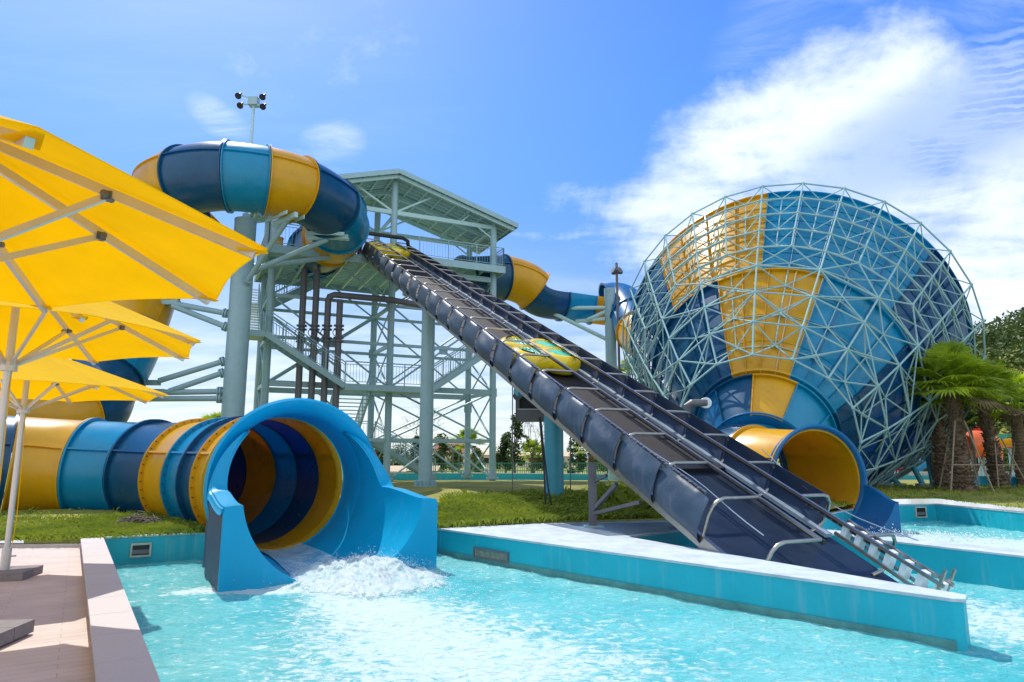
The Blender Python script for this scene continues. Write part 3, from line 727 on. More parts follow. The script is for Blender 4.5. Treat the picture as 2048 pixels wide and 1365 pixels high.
for k, (pts, lab) in enumerate((([(1079,835),(1083,880),(1088,940),(1090,985),(1091,1010)], 'black hose hanging straight left of the teal column'), ([(1081,835),(1086,885),(1092,940),(1098,985),(1106,1020),(1112,1037)], 'black hose curving onto the foot of the teal column'))):
    o = MB().path(crspline([P(x, y, 17.6) for x, y in pts], 6), .022, 6).build('black_hose', 'black'); o['label'] = lab; o['category'] = 'hose'; o['group'] = 'hoses by the teal column'

# ---------------------------------------------------------------- rafts
def make_raft(label):
    t = thing('raft', label, 'raft', (0,0,0), 'rafts on the conveyor')
    b = MB()
    for k in range(4):
        a = pi/4+k*pi/2; c = V((cos(a)*.64, sin(a)*.64, .30)); rows = []
        for i in range(30):
            f = 2*pi*i/30; rows.append([c+V((cos(f)*(.45+.21*cos(g_)), sin(f)*(.45+.21*cos(g_)), .29*sin(g_))) for g_ in [2*pi*j/14 for j in range(14)]])
        rows.append(rows[0])
        MB().grid(rows, True).build('ring_tube', 'pvc_yellow', t)
        gb = MB()
        for q in range(7):
            x = -.33+.11*q; w = sqrt(max(.01, .36**2-x*x)); gb.tube(c+V((x, -w, .19)), c+V((x, w, .19)), .066, 8)
        gb.build('seat_mat', 'pvc_green', t)
        MB().path([c+V((cos(f)*.42, sin(f)*.42, .30)) for f in [a-.5+1.0*j/6 for j in range(7)]], .022, 6).build('handle', 'black', t)
    MB().ball((0,0,.2), .30, 16, 8, (1,1,.7)).build('centre_cushion', 'pvc_yellow', t)
    return t
def place_on_belt(o, s, a):
    o.matrix_world = Matrix.Translation(K(s, a, .03)) @ Matrix((cv_, cu, cnm)).transposed().to_4x4()
raft = make_raft('yellow clover raft with green seats halfway up the conveyor'); place_on_belt(raft, .352, CW/2)
r2 = copy_tree(raft, (0,0,0), 0, 'small yellow raft at the very top of the conveyor'); place_on_belt(r2, .962, CW/2)
#@@PART3
# ---------------------------------------------------------------- stair tower
def T(a, b, z): return V((-6.6+.9035*a-.4285*b, 37+.4285*a+.9035*b, z))
ta_ = V((.9035, .4285, 0)); tb_ = V((-.4285, .9035, 0))
tow = thing('stair_tower', 'grey green steel tower with stairs and a gabled metal roof above the conveyor top', 'tower', T(0, 2, .72))
AC = (-6.4, 0, 6.2); BC = (.3, 4.2); GZ = .72
def roofz(a): return 17.95-2.1*abs(a)/7.3
for a in AC:
    for b in BC:
        p = T(a, b, GZ); c = MB().tube(p-V((0,0,.1)), T(a, b, roofz(a)-.35), .19, 16).build('column', 'steel', tow)
        MB().box(p+V((0,0,.06)), (.7,.7,.12)).tube(p, p+V((0,0,.35)), .27, 12).build('base_plate', 'steel', c, smooth=False)
p = T(3.1, -.2, GZ)
LV = [GZ, 2.9, 5.7, 8.1, 10.3, 12.45]
def beam(p0, p1, w=.16, h=.24, n='beam', m='steel'): return MB().bar(p0, p1, w, h).build(n, m, tow, smooth=False)
def brace(p0, p1, r=.055): return MB().tube(p0, p1, r, 8).build('brace', 'steel', tow)
for k, z in enumerate(LV[1:]):
    for b in BC:
        beam(T(-6.4, b, z), T(6.2, b, z), .16, .30 if k in (1, 4) else .16)
    for a in AC: beam(T(a, .3, z), T(a, 4.2, z), .14, .2)
for b in BC:
    for (a0, a1) in ((-6.4, 0), (0, 6.2)):
        for (z0, z1) in ((GZ, 2.9), (2.9, 5.7), (5.7, 10.3), (10.3, 12.45)):
            if b == .3 and a0 < 0 and z0 < 3: continue
            am = (a0+a1)/2
            if z0 == 5.7 or (z0 == 2.9 and a0 == 0):
                brace(T(a0, b, z0), T(a1, b, z1)); brace(T(a1, b, z0), T(a0, b, z1))
            else:
                brace(T(a0, b, z0), T(am, b, z1)); brace(T(a1, b, z0), T(am, b, z1))
for a in AC:
    for (z0, z1) in ((GZ, 2.9), (2.9, 5.7), (5.7, 8.1), (8.1, 10.3), (10.3, 12.45)): brace(T(a, .3, z0), T(a, 4.2, z1)); brace(T(a, 4.2, z0), T(a, .3, z1), .045)
nd = MB()
for (a, b, z) in ((0, .3, 10.3), (0, 4.2, 8.1), (-3.2, .3, 8.0), (3.1, .3, 8.0), (6.2, .3, 5.7), (6.2, 4.2, 5.0)): nd.box(T(a, b, z), (.5, .06, .5), Matrix.Rotation(radians(25.4), 3, 'Z'))
nd.build('gusset_plate', 'steel', tow, smooth=False)
# platform decks (left lower, right a step up) with joists
def platform(a0, a1, b0, b1, z, lab='platform'):
    pl = MB().prism([T(a0, b0, 0)[:2], T(a1, b0, 0)[:2], T(a1, b1, 0)[:2], T(a0, b1, 0)[:2]], z-.06, z).build('platform', 'steel_light', tow, smooth=False)
    j = MB(); n = int((a1-a0)/.9)
    for i in range(n+1):
        a = a0+.1+(a1-a0-.2)*i/n; j.bar(T(a, b0+.1, z-.19), T(a, b1-.1, z-.19), .09, .24)
    for i in range(int((b1-b0)/.35)):
        b = b0+.2+.35*i; j.bar(T(a0+.1, b, z-.08), T(a1-.1, b, z-.08), .05, .05)
    j.build('joists', 'steel_light', pl, smooth=False)
    f = MB(); A = [T(a0, b0, z-.2), T(a1, b0, z-.2), T(a1, b1, z-.2), T(a0, b1, z-.2)]
    for i in range(4): f.bar(A[i], A[(i+1) % 4], .08, .42)
    f.build('fascia', 'steel', pl, smooth=False); return pl
platform(-6.9, 1.1, -1.9, 4.7, 12.35); platform(1.2, 6.6, -.5, 4.7, 13.15)
def railing(pts, h=1.15, parent=None, step=.16, post=1.5, zoff=0):
    mb = MB(); bl = MB()
    for p0, p1 in zip(pts, pts[1:]):
        p0 = V(p0); p1 = V(p1); d = p1-p0; l = d.length; up = V((0,0,1))
        mb.tube(p0+up*h, p1+up*h, .032, 8); mb.tube(p0+up*.12, p1+up*.12, .02, 6); mb.tube(p0+up*(h-.14), p1+up*(h-.14), .02, 6)
        n = max(1, round(l/post))
        for i in range(n+1): q = p0+d*i/n; mb.tube(q, q+up*h, .03, 6)
        n = max(1, int(l/step))
        for i in range(n): q = p0+d*(i+.5)/n; bl.tube(q+up*.12, q+up*(h-.14), .010, 4, cap=False)
    r = mb.build('railing', 'steel', parent or tow); bl.build('balusters', 'steel', r); return r
railing([T(1.3, -.45, 13.15), T(6.55, -.45, 13.15), T(6.55, 1.2, 13.15)]); railing([T(-6.85, -1.85, 12.35), T(-6.85, 4.6, 12.35), T(1, 4.6, 12.35)])
railing([T(-6.85, -1.85, 12.35), T(-4.8, -1.85, 12.35)]); railing([T(6.5, 4.6, 13.15), T(1.2, 4.6, 13.15)])
def stairs(p0, p1, wd, width, n, name='stair_flight'):
    """p0 top centre, p1 bottom centre, wd width direction"""
    p0 = V(p0); p1 = V(p1); mb = MB()
    for s in (-1, 1): mb.bar(p0+wd*s*width/2+V((0,0,-.12)), p1+wd*s*width/2+V((0,0,-.12)), .07, .30)
    f = mb.build(name, 'steel', tow, smooth=False); tr = MB(); d = V((p1.x-p0.x, p1.y-p0.y, 0)).normalized()
    for i in range(n):
        q = p0.lerp(p1, (i+.5)/n); c = q+V((0,0,-.02)); a = c-wd*width/2; b = c+wd*width/2; tr.bar(a, b, .27, .04)
    tr.build('treads', 'steel_light', f, smooth=False)
    for s in (-1, 1):
        o = wd*s*width/2; railing([p0+o, p1+o], 1.1, f, .17, 1.2)
    return f
# landing at 5.65 with rails, flights left-up, right-up, down
def landing(a0, a1, b0, b1, z, sides='f'):
    l = MB().prism([T(a0, b0, 0)[:2], T(a1, b0, 0)[:2], T(a1, b1, 0)[:2], T(a0, b1, 0)[:2]], z-.32, z).build('landing', 'steel', tow, smooth=False)
    if 'f' in sides: railing([T(a0, b0, z), T(a1, b0, z)], 1.15, l)
    if 'b' in sides: railing([T(a0, b1, z), T(a1, b1, z)], 1.15, l)
    if 'l' in sides: railing([T(a0, b0, z), T(a0, b1, z)], 1.15, l)
    return l
landing(-2.7, 2.0, -1.15, .1, 5.7, 'f'); landing(-8.1, -6.7, -1.15, .3, 8.15, 'l')
stairs(T(-6.7, -.5, 8.15), T(-2.7, -.5, 5.7), tb_, 1.2, 14)
stairs(T(6.1, -.5, 8.5), T(2.0, -.5, 5.7), tb_, 1.2, 14)
stairs(T(-1.9, .15, 5.55), T(-1.9, 3.6, 2.95), ta_, 1.7, 14)
landing(-2.8, .2, 3.6, 5.0, 2.95, 'b'); stairs(T(.2, 4.5, 2.95), T(4.0, 4.5, .75), tb_, 1.2, 12)
stairs(T(-7.4, .3, 8.15), T(-7.4, 2.8, 10.3), ta_, 1.2, 12); stairs(T(-3.2, 3.4, 12.3), T(-6.4, 3.4, 10.3), tb_, 1.2, 12)
# louvre screen beside the upper landing
lv = MB()
for i in range(15): lv.box(T(-7.6, -.9, 8.3+i*.135), (1.0, .10, .05), Matrix.Rotation(radians(25.4), 3, 'Z'))
lv.build('louvre_screen', 'white_plastic', tow, smooth=False)
# roof
RB0, RB1 = -.6, 5.3
rf = None
for sgn in (-1, 1):
    up_ = []; lo = []
    n = 60
    for i in range(n+1):
        b = RB0+(RB1-RB0)*i/n; dz = .05*(i % 2)
        up_.append([T(sgn*a, b, roofz(a)+dz) for a in (0, 2.4, 4.9, 7.4)]); lo.append([T(sgn*a, b, roofz(a)+dz-.025) for a in (0, 2.4, 4.9, 7.4)])
    s_ = MB().slab(up_, lo).build('roof_sheet', 'roof_metal', tow, smooth=False)
    pu = MB()
    for k in range(9):
        a = .15+.88*k; pu.bar(T(sgn*a, RB0, roofz(a)-.10), T(sgn*a, RB1, roofz(a)-.10), .07, .14)
    for b in (RB0+.25, 2.3, RB1-.25): pu.bar(T(0, b, roofz(0)-.26), T(sgn*7.3, b, roofz(7.3)-.26), .12, .2)
    for k in range(12):
        b = RB0+.3+k*.48; pu.bar(T(0, b, roofz(0)-.15), T(sgn*7.3, b, roofz(7.3)-.15), .04, .05)
    pu.build('rafters', 'steel_light', s_, smooth=False)
    MB().bar(T(0, RB0-.03, roofz(0)-.03), T(sgn*7.42, RB0-.03, roofz(7.42)-.03), .05, .28).bar(T(sgn*7.42, RB0, roofz(7.42)-.03), T(sgn*7.42, RB1, roofz(7.42)-.03), .05, .22).build('fascia', 'steel', s_, smooth=False)
for b in BC:
    z = 15.75
    beam(T(-6.4, b, z), T(6.2, b, z), .16, .24, 'truss_chord', 'steel_light'); beam(T(0, b, z), T(0, b, 17.6), .11, .11, 'truss_web', 'steel_light')
    for s in (-1, 1):
        beam(T(0, b, z), T(s*2.2, b, roofz(2.2)-.3), .10, .10, 'truss_web', 'steel_light'); beam(T(s*6.2, b, 15.0), T(s*5.0, b, 15.75), .08, .08, 'truss_web', 'steel_light')
        beam(T(s*4.0, b, z), T(s*4.6, b, roofz(4.6)-.3), .08, .08, 'truss_web', 'steel_light')
for a in AC: beam(T(a, .3, 15.6), T(a, 4.2, 15.6), .12, .18, 'truss_chord', 'steel_light')

# water pipes climbing the tower
for k, (x, top, lab) in enumerate(((601, 538, 'leftmost of the four grey water pipes climbing the tower'), (627, 540, 'second grey water pipe from the left on the tower'), (652, 590, 'third grey water pipe, with an elbow at its top, on the tower'), (676, 600, 'rightmost of the four grey water pipes on the tower'))):
    Y = 35.2; p = P(x, 700, Y); zt = P(x, top, Y).z; g = ground(p.x, p.y)
    t = thing('water_pipe', lab, 'water pipe', (p.x, p.y, g), 'water pipes climbing the tower')
    pts = [V((p.x, p.y, g)), V((p.x, p.y, zt))]
    if k == 2: pts = [V((p.x, p.y, g)), V((p.x, p.y, zt-.3)), V((p.x+.06, p.y, zt-.1)), V((p.x+.3, p.y, zt)), P(780, 600, 36.4), P(863, 615, 37)]
    if k == 3: pts = [V((p.x, p.y, g)), V((p.x, p.y, zt)), P(745, 612, 36), P(860, 626, 36.8)] if False else pts
    MB().path(pts, .17, 14).build('pipe', 'pipe_grey', t)
    v = P(x, 672, Y).z; f = MB()
    for dz in (-.35, -.15, .3, .5): f.tube((p.x, p.y, v+dz), (p.x, p.y, v+dz+.07), .27, 14)
    f.tube((p.x-.0, p.y-.2, v+.1), (p.x+.0, p.y-.42, v+.1), .03, 6).path([V((p.x+.2*cos(a), p.y-.42, v+.1+.2*sin(a))) for a in [2*pi*i/12 for i in range(13)]], .025, 5)
    f.build('valve', 'pipe_grey', t)
# clutter by the slide start on the deck
t = thing('safety_barrel', 'small yellow barrel on the tower deck under the tube loop', 'barrel', P(557, 497, 33.5)); q = P(557, 497, 33.5); MB().tube(q, q+V((0,0,.5)), .22, 12).build('barrel_body', 'yellow', t); MB().tube(q+V((0,0,.5)), q+V((0,0,.55)), .24, 12).build('lid', 'yellow', t)

# ---------------------------------------------------------------- funnel slide
S0 = V((8.9, 25.0, 1.97)); S1 = V((13.6, 33.6, 7.25)); r0, r1 = 1.62, 7.75
fa = (S1-S0).normalized(); FL = (S1-S0).length; fx = fa.cross(V((0,0,1))).normalized(); fu = fx.cross(fa).normalized()
def FP(t, ang, off=0.):
    """t 0 small end .. 1 rim, ang clockwise from top as seen from the front"""
    g_ = .14*t/.165 if t < .165 else .14+.86*((t-.165)/.835)**.82; r = r0+(r1-r0)*g_; nx = cos(atan2(r1-r0, FL)); na = -sin(atan2(r1-r0, FL)); rad = fx*sin(ang)+fu*cos(ang)
    return S0+fa*(FL*t)+rad*r+(rad*nx+fa*na)*off
fun = thing('funnel_slide', 'giant blue and yellow funnel slide wrapped in a pale triangulated space frame', 'water slide', (9, 25, .7))
courses = [(0.0, .165, -2), (.165, .56, 4), (.56, 1.0, 1)]
NP = 32
def pcol(ci, k):
    a = (k*360/(10 if ci == 0 else 32)) % 360; a = a-360 if a > 180 else a
    if ci == 2: return 'yellow' if -46 < a < -3 else ('light_blue' if -4 < a < 50 else 'dark_blue')
    if ci == 1: return 'yellow' if -23 < a < 12 else ('light_blue' if 12 < a < 60 else 'dark_blue')
    return 'yellow' if -1 < a < 25 else ('light_blue' if 25 < a < 100 else 'royal_blue' if a < -60 else 'dark_blue')
for ci, (t0, t1, sh) in enumerate(courses):
    NP = 10 if ci == 0 else 32
    for k in range(NP):
        a0 = radians(k*360/NP+sh); a1 = radians((k+1)*360/NP+sh); m = 8; w = .004
        o = .05 if ci == 1 else .0
        rows = [[FP(t0+(t1-t0)*i/m, a0+w*.3+(a1-a0-w*.6)*j/6, o) for j in range(7)] for i in range(m+1)]
        r2_ = [[FP(t0+(t1-t0)*i/m, a0+w*.3+(a1-a0-w*.6)*j/6, o-.05) for j in range(7)] for i in range(m+1)]
        pn = MB().slab(rows, r2_).build('cone_panel', pcol(ci, k), fun)
        rb = MB()
        rb.slab([[FP(t0+(t1-t0)*i/m, a0+.002, o), FP(t0+(t1-t0)*i/m, a0+.002, o+.11)] for i in range(m+1)], [[FP(t0+(t1-t0)*i/m, a0+.002+.035/(1+6*t1), o), FP(t0+(t1-t0)*i/m, a0+.002+.035/(1+6*t1), o+.11)] for i in range(m+1)])
        for tt in (t0+.003, t1-.008):
            rb.slab([[FP(tt, a0+(a1-a0)*j/6, o), FP(tt, a0+(a1-a0)*j/6, o+.14)] for j in range(7)], [[FP(tt+.005, a0+(a1-a0)*j/6, o), FP(tt+.005, a0+(a1-a0)*j/6, o+.14)] for j in range(7)])
        if ci > 0:
            for q in range(1, 5 if ci == 2 else 4):
                tt = t0+(t1-t0)*q/(5 if ci == 2 else 4); rb.slab([[FP(tt, a0+(a1-a0)*j/6, o), FP(tt, a0+(a1-a0)*j/6, o+.03)] for j in range(7)], [[FP(tt+.004, a0+(a1-a0)*j/6, o), FP(tt+.004, a0+(a1-a0)*j/6, o+.03)] for j in range(7)])
        rb.build('rib', pcol(ci, k), pn, smooth=False)
LT = [.19, .30, .42, .54, .63, .72, .81, .90, .99]; LN = [15, 15, 15, 15, 30, 30, 30, 30, 30]
OO, OI = .60, .15
def onode(i, j): return FP(LT[i], 2*pi*j/LN[i], OO)
def inode(i, j): return FP((LT[i]+LT[i+1])/2, 2*pi*(j+.5)/LN[i], OI)
for i in range(len(LT)):
    mb = MB(); jn = MB()
    for j in range(LN[i]): mb.tube(onode(i, j), onode(i, j+1), .038, 6, cap=False); jn.ball(onode(i, j), .075, 6, 4)
    o = mb.build('ring_chord', 'frame_paint', fun); jn.build('joints', 'frame_paint', o)
for i in range(len(LT)-1):
    n, n2 = LN[i], LN[i+1]; k = n2//n; mc = MB(); mw = MB(); mi = MB()
    for j in range(n):
        mc.tube(onode(i, j), onode(i+1, j*k), .038, 6, cap=False)
        if k == 2:
            for q in (-1, 1): mc.tube(onode(i, j), onode(i+1, j*k+q), .034, 6, cap=False)
        c = inode(i, j)
        for q in (onode(i, j), onode(i, j+1), onode(i+1, j*k), onode(i+1, (j+1)*k)): mw.tube(c, q, .026 if n == 30 else .030, 5, cap=False)
        mi.tube(c, inode(i, j+1), .025, 5, cap=False)
        if i < len(LT)-2 and k == 1: mi.tube(c, inode(i+1, j) if LN[i+1] == n else c, .025, 5, cap=False)
        if n == 15 and k == 1: mc.tube(onode(i, j), onode(i+1, j+(1 if (i+j) % 2 else -1)), .030, 6, cap=False)
    mc.build('rib_chords', 'frame_paint', fun); mw.build('web_members', 'frame_paint', fun); mi.build('inner_chords', 'frame_paint', fun)
for (x, y, px_, py) in ((1797, 958, 1735, 905), (1845, 962, 1800, 885), (1866, 966, 1850, 880), (1866, 966, 1898, 880), (1770, 953, 1800, 900), (1460, 950, 1430, 880), (1400, 950, 1380, 860)):
    q = P(px_, py, 31.5); f = G(x, y, .78) if False else P(x, y, 31.0); f.z = ground(f.x, f.y)
    l = MB().tube(f, q, .12, 10).build('frame_leg', 'steel_teal', fun); MB().tube(f-V((0,0,.05)), f+V((0,0,.06)), .3, 12).build('foot_plate', 'steel', l)
# spray pipes on the cone
for (w0, w1, lab) in ((( 1622, 796), ((1652, 796), (1654, 850)), 0), ((1412, 806), ((1375, 806), (1372, 850)), 0)):
    a = P(*w0, 25.2); pts = [a, P(*w1[0], 25.0), P(*w1[1], 25.3)]
    o = MB().path([pts[0], pts[0].lerp(pts[1], .8), pts[1].lerp(pts[2], .12), pts[2]], .13, 12).build('feed_pipe', 'pipe_grey', fun)
    MB().tube(a+V((0,.15,0)), a+V((0,-.05,0)), .2, 20).build('nozzle_collar', 'white_plastic', o)
a = P(1714, 690, 27.5); b = P(1716, 850, 27.5); MB().tube(a, b, .10, 10).build('feed_pipe', 'pipe_grey', fun)
# exit tube and trough
_pf = Curve([S0+fa*.5, S0-fa*.6, V((7.6, 23.2, 1.55))]); rr = []
for (o, r) in ((.0, 1.30), (.0, 1.80), (.08, 1.80), (.08, 1.30)): rr.append([S0+fa*(o-.02)+(fx*sin(a)+fu*cos(a))*r for a in [2*pi*j/48 for j in range(48)]])
MB().grid(rr, True).build('end_collar', 'royal_blue', fun, ang=30)
ex = Curve([S0+fa*.5, S0-fa*.6, V((7.65, 23.3, 1.6)), V((8.3, 21.7, 1.46)), V((8.62, 20.75, 1.40)), V((8.80, 20.0, 1.38))])
tube_slide(fun, ex, [.7, 2.3, 3.5, ex.len-.05], 'LDY', r=1.42, bolts=0, nseg=56)
A2 = V((8.75, 20.25, 0)); B2 = V((9.1, 18.75, 0)); md2 = (B2-A2).normalized(); ms2 = V((-md2.y, md2.x, 0)); ms2 = ms2 if ms2.x > 0 else -ms2; M2 = (B2-A2).length
def mq(s, ang, r, zc): return A2+md2*s+ms2*sin(ang)*r+V((0, 0, zc-cos(ang)*r))
rows = []; rows2 = []
for (s, r) in ((.0,1.42),(.12,1.42),(.22,1.43),(.34,1.46),(.38,1.53)):
    rows.append([mq(s, 2*pi*j/64, r, 1.38) for j in range(64)]); rows2.append([mq(s-.05, 2*pi*j/64, r+.05, 1.38) for j in range(64)])
MB().slab(rows, rows2, True).build('mouth_hoop', 'royal_blue', fun, ang=50)
rows = []; rows2 = []
for i in range(25):
    s = .36+(M2-.36)*i/24; f = radians(84-16*smooth(.36, M2, s)); r = 1.41+.06*smooth(0, M2, s); lip = .05+.07*smooth(0, 1.2, s)
    row = [mq(s, -f+2*f*j/48, r, 1.36) for j in range(49)]; a, b = row[0], row[-1]
    row = [V((a.x, a.y, -.3))-ms2*lip, a-ms2*lip]+row+[b+ms2*lip, V((b.x, b.y, -.3))+ms2*lip]
    rows.append(row); rows2.append([p+V((0,0,-.04)) for p in row])
MB().slab(rows, rows2).build('exit_trough', 'royal_blue', fun, ang=40)
lr = rows[-1][1:-1]; MB().grid([lr, [V((p.x, p.y, -.4)) for p in lr]]).build('front_plate', 'royal_blue', fun, smooth=False)

# feeding flume from the tower deck
fl2 = thing('feeder_flume', 'blue and yellow flume dropping from the right side of the tower towards the funnel', 'water slide', P(1050, 960, 43))
c2 = Curve([P(925, 560, 41), P(965, 558, 42), P(1010, 556, 42.8), P(1050, 568, 43.3), P(1085, 592, 43.8), P(1140, 600, 44.6), P(1195, 607, 45), P(1240, 612, 45.2)])
fb = [0, 1.6, 3.4, 5.2]; 
L2 = c2.len
tube_slide(fl2, c2, [0, L2*.27, L2*.47], 'DY', r=1.42, nseg=32)
tube_slide(fl2, c2, [L2*.47, L2*.64, L2*.83, L2], 'DLY', r=1.42, half=(0, 1, 2))
c3 = Curve([P(1195, 612, 45), P(1232, 605, 45), P(1256, 618, 44.0), P(1268, 645, 42.5), P(1285, 672, 40.0), P(1330, 700, 37)])
tube_slide(fl2, c3, [.6, c3.len*.36, c3.len*.62, c3.len], 'RRY', r=1.35, nseg=32)
pp = P(1222, 700, 43.4); zt = P(1222, 578, 43.4).z
fp2 = MB().tube((pp.x, pp.y, ground(pp.x, pp.y)), (pp.x, pp.y, zt), .36, 28).build('support_column', 'steel', fl2)
for a, b in (((1048, 598), (1215, 680)), ((1086, 617), (1214, 616)), ((1175, 640), (1216, 622)), ((1266, 722), (1240, 735))):
    p0 = P(*a, 43.6); p1 = P(*b, 43.4); MB().tube(p0, p1, .13, 10).build('support_arm', 'steel_light', fl2)
for x, y in ((1080, 612), (1182, 640), (1062, 600)):
    q = P(x, y, 43.6); MB().bar(q+V((-.9,.5,0)), q+V((.9,-.3,0)), .3, .18).build('saddle', 'steel_light', fl2, smooth=False)
q = P(1236, 760, 43); t = floodmast((q.x, q.y, ground(q.x, q.y)), 0.1, 'x') if False else None
q = P(1236, 640, 41); g = ground(q.x, q.y); t = thing('floodlight_mast', 'thin dark mast topped with clustered lamps beside the funnel frame', 'floodlight mast', (q.x, q.y, g))
z = P(1229, 545, 41).z; MB().tube((q.x, q.y, g), (q.x, q.y, z+.6), .08, 10).build('pole', 'pipe_grey', t)
for k in range(4):
    a = k*pi/2+.5; o = V((cos(a), sin(a), 0)); MB().tube(V((q.x, q.y, z))+o*.08, V((q.x, q.y, z+.1))+o*.30, .11, 10, .2).build('lamp', 'pipe_grey', t)
# ---------------------------------------------------------------- umbrellas
def make_umbrella(label):
    t = thing('patio_umbrella', label, 'umbrella', (0,0,0), 'yellow umbrellas along the paved deck')
    R, ze, za = 1.75, 2.68, 3.35; c = MB(); rows = []; und = []
    for i in range(11):
        f = i/10; row = []
        for j in range(64):
            a = 2*pi*j/64; k = (a/(pi/4)) % 1; sc = cos(pi/8)/cos((k-.5)*pi/4)   # octagon edge
            sag = 1-.02*sin(pi*k)
            r = .05+(R*sc*sag-.05)*f; z = za-(za-ze)*(f**1.05)-.05*sin(pi*k)*sin(pi*f)+.02*sin(pi*k)*f
            row.append(V((r*cos(a), r*sin(a), z)))
        rows.append(row)
    val = [p+V((0,0,-.10)) for p in rows[-1]]
    c.slab(rows, [[p-V((0,0,.006)) for p in r] for r in rows], True)
    c.build('canopy', 'fabric', t, ang=60)
    for j in range(8):
        v = MB()
        a = 2*pi*j/8; q = V((cos(a), sin(a), 0)); pd = V((-sin(a), cos(a), 0))
        v.prism([(q*R+pd*.02)[:2], (q*R-pd*.02)[:2], (q*(R-.14)-pd*.06)[:2], (q*(R-.14)+pd*.06)[:2]], ze-.022, ze-.016)
        v.build('corner_pocket', 'fabric', t, smooth=False)
    for j in range(8):
        a = 2*pi*j/8; q = V((cos(a), sin(a), 0))
        rb = MB().bar(V((0,0,za-.06))+q*.06, q*(R-.06)+V((0,0,ze-.035)), .03, .045).build('rib', 'alu', t, smooth=False)
        pj = q*(R*.56)+V((0,0,za-(za-ze)*.56-.07))
        MB().bar(q*.06+V((0,0,2.42)), pj, .024, .034).build('strut', 'alu', t, smooth=False)
        MB().box(pj+V((0,0,-.0)), (.05,.04,.045), Matrix.Rotation(a, 3, 'Z')).tube(pj-V((-sin(a),cos(a),0))*.05, pj+V((-sin(a),cos(a),0))*.05, .018, 8).build('hinge', 'pipe_grey', rb, smooth=False)
    MB().tube((0,0,.05), (0,0,za), .035, 16).build('pole', 'alu', t)
    MB().tube((0,0,2.36), (0,0,2.47), .075, 16).tube((0,0,za-.1), (0,0,za-.02), .07, 16).build('hub', 'alu', t)
    MB().tube((0,0,.05), (0,0,.42), .055, 16).tube((0,0,.30), (.11,0,.30), .014, 6).build('base_sleeve', 'alu', t)
    b = MB()
    for sx in (-1, 1):
        for sy in (-1, 1): b.box((sx*.165, sy*.165, .055), (.32, .32, .11))
    b.build('base_slab', 'concrete', t, smooth=False)
    MB().path([V((.03,0,2.4)), V((.08,-.06,1.6)), V((.1,-.09,.8)), V((.07,-.05,.45))], .005, 5).build('pull_cord', 'fabric', t)
    return t
um = make_umbrella('nearest and largest yellow umbrella, seen from below'); DZ = .37
um.location = (-2.97, 3.04, DZ+.045); um.rotation_euler.z = .187
u2 = copy_tree(um, (-4.86, 6.54, DZ), .123, 'second yellow umbrella, between the nearest and the farthest one'); u2.location.z = DZ+.02; u2.scale = (1, 1, 1.045)
u1 = copy_tree(um, (-7.10, 9.95, DZ), .26, 'farthest yellow umbrella, whose pole and base stand in view on the paved deck', 1.0); u1.location.z = DZ; u1.scale = (1.09, 1.09, .97)
# ---------------------------------------------------------------- vegetation
def leafcloud(mb, c, rad, n, size, rnd, asp=1.0, droop=0):
    c = V(c)
    for _ in range(n):
        while True:
            p = V((rnd.uniform(-1,1), rnd.uniform(-1,1), rnd.uniform(-1,1)))
            if .3 < p.length < 1: break
        p = V((p.x*rad[0], p.y*rad[1], p.z*rad[2])); s = size*rnd.uniform(.6, 1.4)
        d = V((rnd.gauss(0,1), rnd.gauss(0,1), rnd.gauss(0,.6))).normalized(); e = d.cross(V((rnd.gauss(0,1), rnd.gauss(0,1), rnd.gauss(0,1)))).normalized()
        q = c+p; b = len(mb.v); mb.v += [q-d*s, q+e*s*.45*asp, q+d*s, q-e*s*.45*asp]; mb.f.append([b, b+1, b+2, b+3])
def tree(name, label, base, h, w, m='leaf', seed=1, trunk=.3, n=14, leaves=160, ls=.16, cat='tree', tall=1.0, group=None, tm='trunk_grey'):
    rnd = random.Random(seed); t = thing(name, label, cat, base, group); b = V(base); tr = MB(); th = h*trunk
    tr.path([b-V((0,0,.1)), b+V((.03*h*rnd.uniform(-1,1), 0, th*.6)), b+V((.03*h*rnd.uniform(-1,1), 0, th*1.5)), b+V((0,0,h*.8))], h*.018, 8, [1.3, 1, .8, .3]); cr = MB()
    for i in range(n):
        f = (i+.5)/n; z = th+(h-th)*f*.92; rr = w*(.55+.45*sin(pi*min(1, f*1.15+.1)))*(1-.55*f**2.5); a = rnd.uniform(0, 2*pi); d = rr*rnd.uniform(.25, .75)
        c = b+V((cos(a)*d, sin(a)*d, z)); tr.path([b+V((0,0,max(.1, z-.25*h*.5))), c], h*.006, 5, [1, .4])
        s = w*rnd.uniform(.34, .58); leafcloud(cr, c, (s, s, s*.75*tall), leaves, ls, rnd)
    tr.build('trunk', tm, t); cr.build('crown', m, t, smooth=False); return t
def bare_tree(label, base, h, seed):
    rnd = random.Random(seed); t = thing('bare_tree', label, 'tree', base); mb = MB()
    def br(p, d, l, r, k):
        q = p+d*l; mb.path([p, p.lerp(q, .5)+V((rnd.gauss(0,.03),rnd.gauss(0,.03),0))*l, q], r, 4, [1, .85, .65])
        if k:
            for _ in range(rnd.choice((2, 3, 3))):
                e = (d+V((rnd.gauss(0,.45), rnd.gauss(0,.45), rnd.gauss(.1,.3)))).normalized(); br(q, e, l*rnd.uniform(.6,.85), r*.62, k-1)
    br(V(base), V((.02,0,1)), h*.3, h*.012, 6); mb.build('branches', 'trunk_grey', t); return t
